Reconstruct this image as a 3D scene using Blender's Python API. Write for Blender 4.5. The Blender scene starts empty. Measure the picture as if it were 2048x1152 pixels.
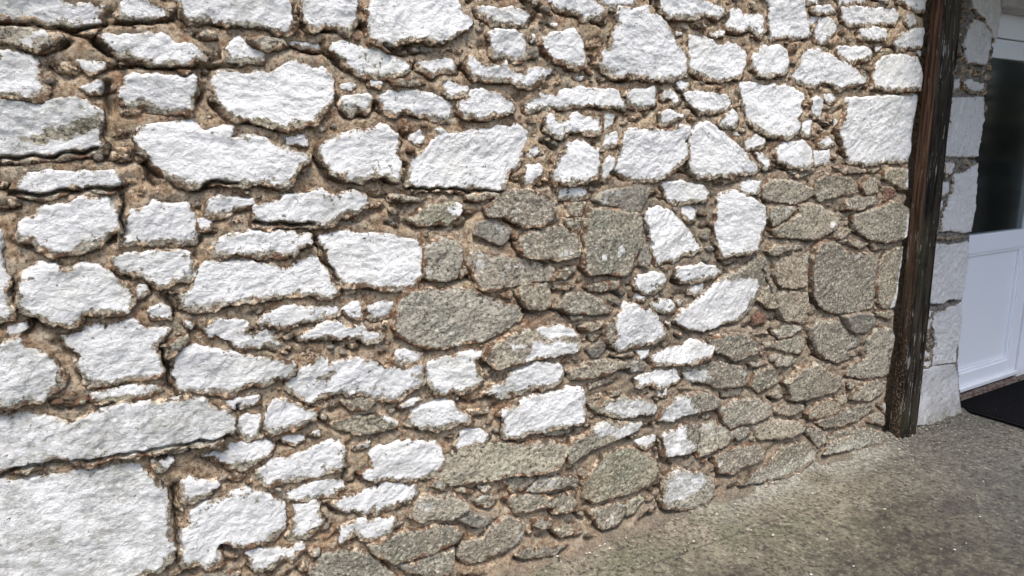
import bpy, math
import numpy as np
C = bpy.context
S = C.scene
# ------------------------------------------------------------------ camera, world, sun, exposure
F = 1480.0; PITCH = math.radians(11.2); PH = math.radians(58.1); H = 1.5; D = 2.0149
fwd = np.array([math.cos(PH)*math.cos(PITCH), math.sin(PH)*math.cos(PITCH), -math.sin(PITCH)])
rgt = np.array([math.sin(PH), -math.cos(PH), 0.0]); upv = np.cross(rgt, fwd)
cd = bpy.data.cameras.new("camera"); cam = bpy.data.objects.new("camera", cd); S.collection.objects.link(cam)
cam.location = (0, -D, H); cam.rotation_euler = (math.pi/2-PITCH, 0, PH-math.pi/2)
cd.sensor_width = 36; cd.lens = F/2048*36; cd.clip_start = 0.05; cd.clip_end = 500
S.camera = cam
SUN_EL, SUN_AZ = math.radians(65), math.radians(-112)      # azimuth from +X, counter-clockwise
w = bpy.data.worlds.new("World"); S.world = w; w.use_nodes = True
nt = w.node_tree; sky = nt.nodes.new("ShaderNodeTexSky"); sky.sky_type = 'NISHITA'; sky.sun_disc = False
sky.sun_elevation = SUN_EL; sky.sun_rotation = math.pi/2-SUN_AZ
sky.dust_density = 3.0; sky.air_density = 1.0; sky.ozone_density = 1.0
bg = nt.nodes["Background"]; nt.links.new(sky.outputs[0], bg.inputs[0]); bg.inputs[1].default_value = 0.095
sd = bpy.data.lights.new("sun", 'SUN'); so = bpy.data.objects.new("sun", sd); S.collection.objects.link(so)
sd.energy = 1.35; sd.angle = math.radians(18); sd.color = (1.0, 0.975, 0.94)
sdir = np.array([math.cos(SUN_EL)*math.cos(SUN_AZ), math.cos(SUN_EL)*math.sin(SUN_AZ), math.sin(SUN_EL)])
from mathutils import Vector
so.rotation_euler = Vector(sdir).to_track_quat('Z', 'Y').to_euler()
S.view_settings.view_transform = 'Standard'; S.view_settings.look = 'None'; S.view_settings.gamma = 1
S.view_settings.exposure = 1.54
S.render.engine = 'CYCLES'

def ray(x, y):
    d = fwd*F + rgt*(x-1024) + upv*(576-y); return d/np.linalg.norm(d)
def onwall(x, y, Y=-0.018):
    r = ray(x, y); t = (Y+D)/r[1]; return np.array([r[0]*t, H+r[2]*t])

# ------------------------------------------------------------------ noise
rng = np.random.RandomState(5)
PERM = rng.permutation(256); PERM = np.concatenate([PERM, PERM]); GA = rng.rand(256)*2*math.pi
GX, GY = np.cos(GA), np.sin(GA)
def pn(x, y, s=0):
    x = np.asarray(x, float)+s*17.31; y = np.asarray(y, float)+s*9.77
    xi = np.floor(x).astype(int); yi = np.floor(y).astype(int); xf = x-xi; yf = y-yi
    def g(a, b, fx, fy):
        h = PERM[PERM[a & 255]+(b & 255)]; return GX[h]*fx+GY[h]*fy
    u = xf*xf*xf*(xf*(xf*6-15)+10); v = yf*yf*yf*(yf*(yf*6-15)+10)
    a = g(xi, yi, xf, yf); b = g(xi+1, yi, xf-1, yf); c = g(xi, yi+1, xf, yf-1); d = g(xi+1, yi+1, xf-1, yf-1)
    return (a+(b-a)*u+(c-a)*v+(a-b-c+d)*u*v)*1.5
def fbm(x, y, f, o=4, s=0, gain=.5):
    r = 0; a = 1; t = 0
    for i in range(o):
        r = r+a*pn(x*f, y*f, s+i*3.1); t += a; a *= gain; f *= 2.03
    return r/t
def ridge(x, y, f, s=0):
    return 1-2*np.abs(pn(x*f, y*f, s))

# ------------------------------------------------------------------ mesh helpers
def tag(o, label=None, cat=None, group=None, kind=None):
    if label: o['label'] = label
    if cat: o['category'] = cat
    if group: o['group'] = group
    if kind: o['kind'] = kind
    return o
def mesh_obj(name, V, Fq, mat, parent=None, smooth=True, attrs=None, auto=None):
    V = np.asarray(V, np.float32); Fq = np.asarray(Fq, np.int32)
    me = bpy.data.meshes.new(name); me.vertices.add(len(V)); me.vertices.foreach_set('co', V.ravel())
    k = Fq.shape[1]
    me.loops.add(Fq.size); me.loops.foreach_set('vertex_index', Fq.ravel())
    me.polygons.add(len(Fq)); me.polygons.foreach_set('loop_start', np.arange(len(Fq), dtype=np.int32)*k)
    me.polygons.foreach_set('use_smooth', np.full(len(Fq), smooth))
    me.update(calc_edges=True)
    for n, a in (attrs or {}).items():
        at = me.attributes.new(n, 'FLOAT', 'POINT'); at.data.foreach_set('value', np.asarray(a, np.float32))
    me.materials.append(mat)
    o = bpy.data.objects.new(name, me); S.collection.objects.link(o)
    if parent: o.parent = parent
    return o
def grid_faces(nr, nc):
    i = np.arange(nr*nc).reshape(nr, nc)
    return np.stack([i[:-1, :-1], i[:-1, 1:], i[1:, 1:], i[1:, :-1]], -1).reshape(-1, 4)
def empty(name, loc, label, cat, group=None):
    o = bpy.data.objects.new(name, None); o.location = loc; o.empty_display_size = .1
    S.collection.objects.link(o); return tag(o, label, cat, group)
import bmesh
def boxes(name, bl, mat, parent=None, bevel=0.003, off=(0, 0, 0)):
    bm = bmesh.new()
    for (x0, x1, y0, y1, z0, z1) in bl:
        r = bmesh.ops.create_cube(bm, size=1)
        bmesh.ops.scale(bm, vec=(x1-x0, y1-y0, z1-z0), verts=r['verts'])
        bmesh.ops.translate(bm, vec=((x0+x1)/2-off[0], (y0+y1)/2-off[1], (z0+z1)/2-off[2]), verts=r['verts'])
    if bevel: bmesh.ops.bevel(bm, geom=bm.edges[:], offset=bevel, segments=2, affect='EDGES', profile=.6)
    me = bpy.data.meshes.new(name); bm.to_mesh(me); bm.free(); me.materials.append(mat)
    o = bpy.data.objects.new(name, me); S.collection.objects.link(o)
    if parent: o.parent = parent
    return o

# ------------------------------------------------------------------ node helpers
class N:
    def __init__(s, name, rough=.9, spec=.3):
        s.m = bpy.data.materials.new(name); s.m.use_nodes = True; s.t = s.m.node_tree
        s.b = s.t.nodes['Principled BSDF']; s.b.inputs['Roughness'].default_value = rough
        s.b.inputs['Specular IOR Level'].default_value = spec
        s.co = s.t.nodes.new('ShaderNodeTexCoord').outputs['Object']
    def lk(s, v, sock):
        if isinstance(v, bpy.types.NodeSocket): s.t.links.new(v, sock)
        elif isinstance(v, tuple) and len(v) == 3 and sock.type == 'RGBA': sock.default_value = (*v, 1)
        else: sock.default_value = v
    def noise(s, sc, det=3, rough=.55, vec=None, dist=0, off=0):
        n = s.t.nodes.new('ShaderNodeTexNoise'); v = vec or s.co
        if off:
            m = s.t.nodes.new('ShaderNodeVectorMath'); m.operation = 'ADD'; s.t.links.new(v, m.inputs[0]); m.inputs[1].default_value = (off, off*1.7, off*.6); v = m.outputs[0]
        s.t.links.new(v, n.inputs['Vector']); n.inputs['Scale'].default_value = sc; n.inputs['Detail'].default_value = det
        n.inputs['Roughness'].default_value = rough; n.inputs['Distortion'].default_value = dist
        return n.outputs['Fac']
    def vor(s, sc, feat='F1', vec=None, rnd=1, out='Distance'):
        n = s.t.nodes.new('ShaderNodeTexVoronoi'); n.feature = feat; s.t.links.new(vec or s.co, n.inputs['Vector'])
        n.inputs['Scale'].default_value = sc; n.inputs['Randomness'].default_value = rnd; return n.outputs[out]
    def scale(s, v):
        n = s.t.nodes.new('ShaderNodeVectorMath'); n.operation = 'MULTIPLY'; s.t.links.new(s.co, n.inputs[0]); n.inputs[1].default_value = v; return n.outputs[0]
    def math(s, op, a, b=0.0, cl=False):
        n = s.t.nodes.new('ShaderNodeMath'); n.operation = op; n.use_clamp = cl; s.lk(a, n.inputs[0]); s.lk(b, n.inputs[1]); return n.outputs[0]
    def step(s, v, a, b, c=0.0, d=1.0):
        n = s.t.nodes.new('ShaderNodeMapRange'); n.interpolation_type = 'SMOOTHSTEP'; s.lk(v, n.inputs[0])
        n.inputs[1].default_value = a; n.inputs[2].default_value = b; n.inputs[3].default_value = c; n.inputs[4].default_value = d; return n.outputs[0]
    def mix(s, f, a, b):
        n = s.t.nodes.new('ShaderNodeMix'); n.data_type = 'RGBA'; s.lk(f, n.inputs[0]); s.lk(a, n.inputs[6]); s.lk(b, n.inputs[7]); return n.outputs[2]
    def attr(s, name):
        n = s.t.nodes.new('ShaderNodeAttribute'); n.attribute_name = name; return n.outputs['Fac']
    def xyz(s):
        n = s.t.nodes.new('ShaderNodeSeparateXYZ'); s.t.links.new(s.co, n.inputs[0]); return n.outputs
    def color(s, v): s.lk(v, s.b.inputs['Base Color'])
    def rough(s, v): s.lk(v, s.b.inputs['Roughness'])
    def bump(s, h, dist, strength=1.0):
        n = s.t.nodes.new('ShaderNodeBump'); s.lk(h, n.inputs['Height']); n.inputs['Distance'].default_value = dist; n.inputs['Strength'].default_value = strength
        s.t.links.new(n.outputs[0], s.b.inputs['Normal'])
add = lambda n, a, b: n.math('ADD', a, b)
mul = lambda n, a, b: n.math('MULTIPLY', a, b)

def earth(n):
    """sandy brown lime mortar"""
    a = n.noise(5, 4); b = n.noise(42, 6, .72, off=3); c = n.noise(95, 5, .82, off=5); g = n.noise(3.3, 3, off=9)
    col = n.mix(n.step(a, .35, .68), (.52, .345, .205), (.82, .60, .385))
    col = n.mix(n.step(n.noise(16, 5, .65, off=55), .48, .60), col, (.80, .63, .44))
    col = n.mix(mul(n, n.step(b, .50, .59), .8), col, (.86, .72, .54))
    col = n.mix(mul(n, n.step(n.noise(19, 5, .7, off=14), .53, .62), .8), col, (.33, .20, .12))
    col = n.mix(mul(n, n.step(n.noise(8, 5, .65, off=21), .54, .64), .6), col, (.44, .215, .105))
    col = n.mix(mul(n, n.step(n.noise(12, 5, .65, off=71), .60, .66), .7), col, (.25, .235, .18))
    col = n.mix(mul(n, n.step(c, .525, .60), .8), col, (.11, .072, .046))
    col = n.mix(mul(n, n.step(c, .465, .40), .8), col, (.88, .74, .55))
    col = n.mix(mul(n, n.step(g, .5, .7), .3), col, (.32, .28, .17))
    Q = n.xyz(); mid = mul(n, n.step(add(n, Q[0], mul(n, n.noise(2, 3, off=51), .8)), 1.5, 2.5), n.step(Q[2], 1.6, 1.2))
    return n.mix(mul(n, mid, .55), col, n.mix(n.step(n.noise(78, 6, .8), .41, .58), (.12, .10, .075), (.50, .435, .34)))

def m_stone():
    n = N('limewashed_and_bare_stone', .93, .25)
    pd = n.attr('pd'); ed = n.attr('ed'); tone = n.attr('tone'); brown = n.attr('brown'); dark = n.attr('dark'); red = n.attr('red')
    # bare granite
    v = n.scale((1, 1, 1.25))
    sp = n.noise(78, 6, .80, v); sp2 = n.noise(210, 3, .6, v, off=2); lo = n.noise(11, 4, .6, off=4)
    base = n.mix(n.step(lo, .35, .65), (.245, .202, .130), (.44, .38, .265))
    base = n.mix(mul(n, n.step(n.noise(6, 3, off=12), .45, .65), .6), base, (.23, .245, .165))
    base = n.mix(mul(n, tone, .45), base, (.37, .35, .32))
    base = n.mix(mul(n, n.step(n.math('FRACT', mul(n, tone, 7.3)), .4, .95), .5), base, (.31, .235, .16))
    base = n.mix(mul(n, n.step(n.xyz()[0], 2.2, 3.0), .35), base, (.33, .265, .19))
    t3 = n.math('FRACT', mul(n, tone, 13.7))
    base = n.mix(mul(n, n.step(t3, .45, 1.0), .5), base, (.17, .155, .125)); base = n.mix(mul(n, n.step(t3, .4, 0.0), .45), base, (.50, .46, .37))
    Q = n.xyz(); foot = mul(n, n.step(add(n, Q[2], mul(n, n.noise(8, 4, off=91), .10)), .17, .08), mul(n, n.step(Q[0], 2.2, 2.6), n.step(Q[0], 3.5, 3.2)))
    base = n.mix(mul(n, foot, .7), base, (.56, .55, .46))
    g = n.mix(n.step(sp, .53, .62), base, (.68, .63, .50))
    g = n.mix(n.step(sp, .475, .40), g, (.075, .065, .050))
    g = n.mix(n.step(sp2, .62, .70), g, (.62, .58, .52))
    g = n.mix(mul(n, dark, .4), g, (.09, .09, .09))
    lich = n.step(n.noise(26, 5, .6, off=31), .62, .69)
    g = n.mix(mul(n, lich, .5), g, (.46, .47, .33))
    res = n.step(add(n, n.noise(9, 6, .75, off=81), mul(n, n.noise(60, 3, .7, off=82), .12)), .655, .70)
    g = n.mix(mul(n, res, .6), g, (.62, .62, .58))
    vein = n.step(n.math('ABSOLUTE', n.math('SUBTRACT', n.noise(6, 4, .6, n.scale((1, 1, 2.2)), off=83), .5)), .010, .003)
    g = n.mix(mul(n, vein, .6), g, (.08, .07, .05))
    e = earth(n)
    g = n.mix(red, g, n.mix(n.step(sp, .42, .6), (.10, .035, .022), (.30, .14, .09)))
    # mortar smeared over the rim
    sm = add(n, ed, mul(n, n.math('SUBTRACT', n.noise(38, 5, .65, off=6), .5), .07))
    smear = n.step(sm, .016, .009)
    mossy = n.mix(n.step(n.noise(34, 5, .65, off=17), .38, .52), e, n.mix(n.step(n.noise(15, 3, off=18), .4, .6), (.17, .095, .055), (.085, .062, .040)))
    mossy = n.mix(n.step(n.noise(90, 4, .75, off=86), .55, .62), mossy, (.055, .042, .03))
    g = n.mix(mul(n, smear, n.math('SUBTRACT', 1.0, mul(n, dark, .7))), g, mossy)
    g = n.mix(brown, g, n.mix(n.step(sp, .44, .56), (.10, .062, .04), e))
    # limewash
    st = n.noise(13, 6, .62, n.scale((1, 1, 1.6)), off=7)
    col = n.mix(n.step(st, .52, .74), (.87, .855, .825), (.64, .62, .58))
    col = n.mix(mul(n, n.step(n.noise(5, 4, .6, off=19), .52, .70), .4), col, (.68, .67, .56))
    col = n.mix(mul(n, n.step(add(n, n.noise(7, 6, .72, off=85), mul(n, tone, .05)), .58, .66), .5), col, (.54, .54, .51))
    col = n.mix(mul(n, n.step(n.noise(90, 4, .7, off=23), .60, .72), .45), col, (.42, .39, .34))
    dirt = n.attr('dirt')
    col = n.mix(mul(n, dirt, n.step(n.noise(11, 8, .82, off=47), .40, .60)), col, n.mix(n.step(n.noise(50, 5, .7, off=48), .42, .6), (.44, .43, .38), (.68, .67, .64)))
    col = n.mix(mul(n, tone, .12), col, (.55, .56, .60))
    col = n.mix(mul(n, n.step(n.xyz()[0], 3.3, 3.8), .45), col, (.60, .59, .60))  # greyer towards the doorway: the dimmer light there, put into the wash colour
    f = add(n, pd, mul(n, n.math('SUBTRACT', n.noise(26, 7, .70, off=27), .485), .046))
    f = add(n, f, mul(n, n.math('SUBTRACT', n.noise(85, 4, .7, off=29), .5), .028))
    pf = n.step(f, -.0008, .0012)
    # little chips, commoner towards the rim and where the wash is thin
    chip = add(n, n.noise(42, 6, .72, off=33), mul(n, n.step(pd, .045, 0.0), .055))
    chip = add(n, chip, mul(n, n.step(n.noise(4.2, 3, off=37), .45, .7), .06))
    pf = mul(n, pf, n.step(chip, .70, .67))
    pit = n.noise(75, 6, .8, off=88)
    col = n.mix(mul(n, n.step(pit, .54, .62), add(n, .25, mul(n, n.step(n.noise(6, 3, off=89), .45, .65), .5))), col, (.40, .385, .34))
    rim = n.step(f, .007, .001)
    col = n.mix(mul(n, rim, .5), col, (.50, .44, .34))
    n.color(n.mix(pf, g, col))
    hb = add(n, mul(n, n.noise(62, 6, .72, n.scale((1, 1, 1.3)), off=41), .9), mul(n, sp, .55))
    hb = add(n, hb, mul(n, pf, .14))
    n.bump(hb, .012, 1.0)
    return n.m
def m_mortar():
    n = N('sandy_lime_mortar', .97, .15)
    X = n.xyz(); c = earth(n)
    rub = n.step(n.noise(16, 5, .6, off=44), .58, .66)       # small pebbles and grey cement patches
    c = n.mix(mul(n, rub, .55), c, n.mix(n.step(n.noise(150, 4, .7), .42, .6), (.085, .075, .06), (.36, .33, .27)))
    lowf = n.step(add(n, X[2], mul(n, n.noise(9, 4, off=2), .12)), .16, .07)   # grey cement skirt at the foot
    cem = n.mix(n.step(n.noise(130, 4, .7, off=3), .40, .62), (.11, .095, .07), (.31, .275, .215))
    c = n.mix(mul(n, lowf, .7), c, cem)
    far = mul(n, n.step(X[0], 3.66, 3.72), .95)
    c = n.mix(mul(n, far, n.step(n.noise(22, 4, off=6), .30, .50)), c, n.mix(n.step(n.noise(60, 4, .8), .42, .56), (.15, .14, .125), (.40, .385, .36)))
    n.color(c)
    n.bump(add(n, n.noise(120, 6, .85), mul(n, n.noise(38, 6, .75, off=8), 1.1)), .020, 1.0)
    return n.m
def m_render():
    n = N('weathered_pale_render', .92, .3)
    X = n.xyz()
    c = n.mix(n.step(n.noise(7, 5, .6), .38, .66), (.44, .43, .42), (.56, .555, .56))
    c = n.mix(n.step(n.noise(26, 5, .7, off=5), .57, .66), c, (.26, .25, .21))
    z = n.step(add(n, X[2], mul(n, n.noise(12, 4, off=9), .16)), .22, .08)
    c = n.mix(mul(n, z, .75), c, n.mix(n.step(n.noise(60, 4, .7, off=4), .42, .6), (.10, .105, .065), (.34, .31, .27)))
    n.color(c); n.bump(add(n, n.noise(28, 6, .6), mul(n, n.noise(160, 3, .6), .3)), .012, .9); return n.m
def m_ground():
    n = N('damp_weathered_concrete', .8, .45)
    X = n.xyz()
    v = n.scale((1, 1, 1))
    a = n.noise(2.1, 5, .6, off=1); b = n.noise(13, 6, .7, off=3); sp = n.noise(58, 7, .85, n.scale((1, .85, 1)), off=2); s2 = n.noise(190, 3, .6, off=4)
    col = n.mix(n.step(b, .36, .66), (.135, .115, .078), (.240, .208, .150))
    col = n.mix(mul(n, n.step(n.noise(3.5, 5, .65, off=7), .47, .60), .65), col, (.120, .120, .072))
    # damp darkens the slab away from the wall
    damp = n.step(add(n, X[1], mul(n, n.math('SUBTRACT', a, .5), 1.3)), -.15, -.75)
    col = n.mix(mul(n, damp, .92), col, n.mix(n.step(b, .4, .6), (.038, .029, .020), (.088, .080, .052)))
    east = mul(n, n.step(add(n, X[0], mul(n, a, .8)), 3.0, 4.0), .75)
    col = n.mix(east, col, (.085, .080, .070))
    col = n.mix(n.step(sp, .485, .42), col, (.022, .018, .014))
    col = n.mix(mul(n, n.step(sp, .55, .63), n.step(damp, 0.0, 1.2, .8, .35)), col, (.42, .385, .31))
    col = n.mix(n.step(s2, .69, .74), col, (.42, .40, .37))
    cr = n.math('ABSOLUTE', add(n, X[1], add(n, mul(n, n.math('SUBTRACT', X[0], 1.6), .046), .214)))
    cr = mul(n, n.step(add(n, cr, mul(n, n.math('SUBTRACT', n.noise(14, 5, .65, off=61), .5), .03)), .007, .001), n.step(X[0], 3.0, 2.4))
    col = n.mix(mul(n, cr, .55), col, (.030, .028, .018))
    pale = mul(n, n.step(add(n, X[1], mul(n, n.noise(8, 4, off=5), .25)), -.10, .06), .75)
    pale2 = mul(n, pale, mul(n, n.step(n.noise(3, 3, off=15), .36, .50), mul(n, n.step(X[0], 1.9, 2.5), n.step(X[0], 3.7, 3.2))))
    col = n.mix(pale2, col, n.mix(n.step(sp, .42, .62), (.12, .115, .09), (.42, .40, .34)))
    fl = n.step(n.vor(34, vec=n.scale((1, 1.4, 1))), .09, .06)
    col = n.mix(mul(n, fl, n.step(n.noise(7, 3, off=21), .50, .60)), col, (.62, .61, .60))
    n.color(col)
    n.rough(n.step(add(n, damp, mul(n, b, .6)), .35, 1.3, .9, .42))
    n.bump(add(n, sp, mul(n, n.noise(35, 5, .6, off=8), 1.2)), .007, .9); return n.m
def m_post():
    n = N('old_tarred_timber', .85, .12)
    X = n.xyz(); nrm = n.t.nodes.new('ShaderNodeNewGeometry')
    side = n.attr('side')
    gr = n.noise(34, 7, .72, n.scale((1, 1, .11)), dist=.6); g2 = n.noise(95, 5, .6, n.scale((1, 1, .06)), off=3)
    zf = n.step(X[2], .3, 1.7)
    c = n.mix(n.step(gr, .4, .62), (.004, .0035, .003), (.050, .039, .029))
    red = n.mix(n.step(g2, .38, .62), (.065, .034, .020), (.18, .095, .055))
    c = n.mix(mul(n, side, add(n, mul(n, zf, .8), .08)), c, red)
    c = n.mix(mul(n, n.step(n.noise(5, 4, off=7), .48, .66), 0.4), c, (.045, .042, .022))
    up = mul(n, n.math('SUBTRACT', 1.0, side), n.step(X[2], 1.55, 2.0))
    c = n.mix(mul(n, up, n.step(gr, .38, .6)), c, (.075, .062, .048))
    fl = n.step(add(n, n.noise(62, 5, .7, n.scale((1, 1, .13)), off=11), mul(n, n.step(n.noise(4, 3, off=13), .4, .65), .06)), .63, .66)
    c = n.mix(mul(n, fl, n.math('SUBTRACT', 1.0, mul(n, side, .55))), c, (.30, .29, .26))
    lowz = n.step(X[2], 1.05, .15)
    mot = n.step(add(n, n.noise(150, 5, .8, n.scale((1, 1, .5)), off=15), mul(n, lowz, .05)), .60, .64)
    c = n.mix(mul(n, mul(n, mot, side), add(n, mul(n, lowz, .8), .1)), c, (.34, .24, .15))
    n.color(c); n.rough(n.step(gr, .3, .7, .6, .9)); n.bump(add(n, gr, mul(n, g2, .6)), .009, .9); return n.m
def plain(name, col, rough=.5, spec=.5, bump=None, var=.0):
    n = N(name, rough, spec)
    if var:
        n.color(n.mix(n.step(n.noise(6, 5, .6), .35, .7), col, tuple(c*(1-var) for c in col)))
    else: n.color(col)
    if bump: n.bump(n.noise(bump[0], 4, .6), bump[1])
    return n.m
def m_upvc():
    n = N('white_upvc', .28, .5); X = n.xyz()
    d = mul(n, n.step(n.noise(3, 4, .6, n.scale((1, 1, .4))), .45, .75), .25)
    dirt = mul(n, n.step(add(n, X[2], mul(n, n.noise(20, 4), .08)), .16, .05), .35)
    n.color(n.mix(dirt, n.mix(d, (.78, .81, .86), (.70, .73, .79)), (.40, .39, .36))); return n.m
def m_sill():
    n = N('worn_red_painted_sill', .8, .3)
    a = n.noise(30, 5, .7)
    c = n.mix(n.step(a, .45, .55), (.085, .045, .036), (.19, .165, .14)); c = n.mix(n.step(n.noise(60, 4, .7, off=3), .55, .62), c, (.05, .04, .033))
    n.color(c); n.bump(a, .01); return n.m
MS, MM, MR, MG, MP = m_stone(), m_mortar(), m_render(), m_ground(), m_post()

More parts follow.
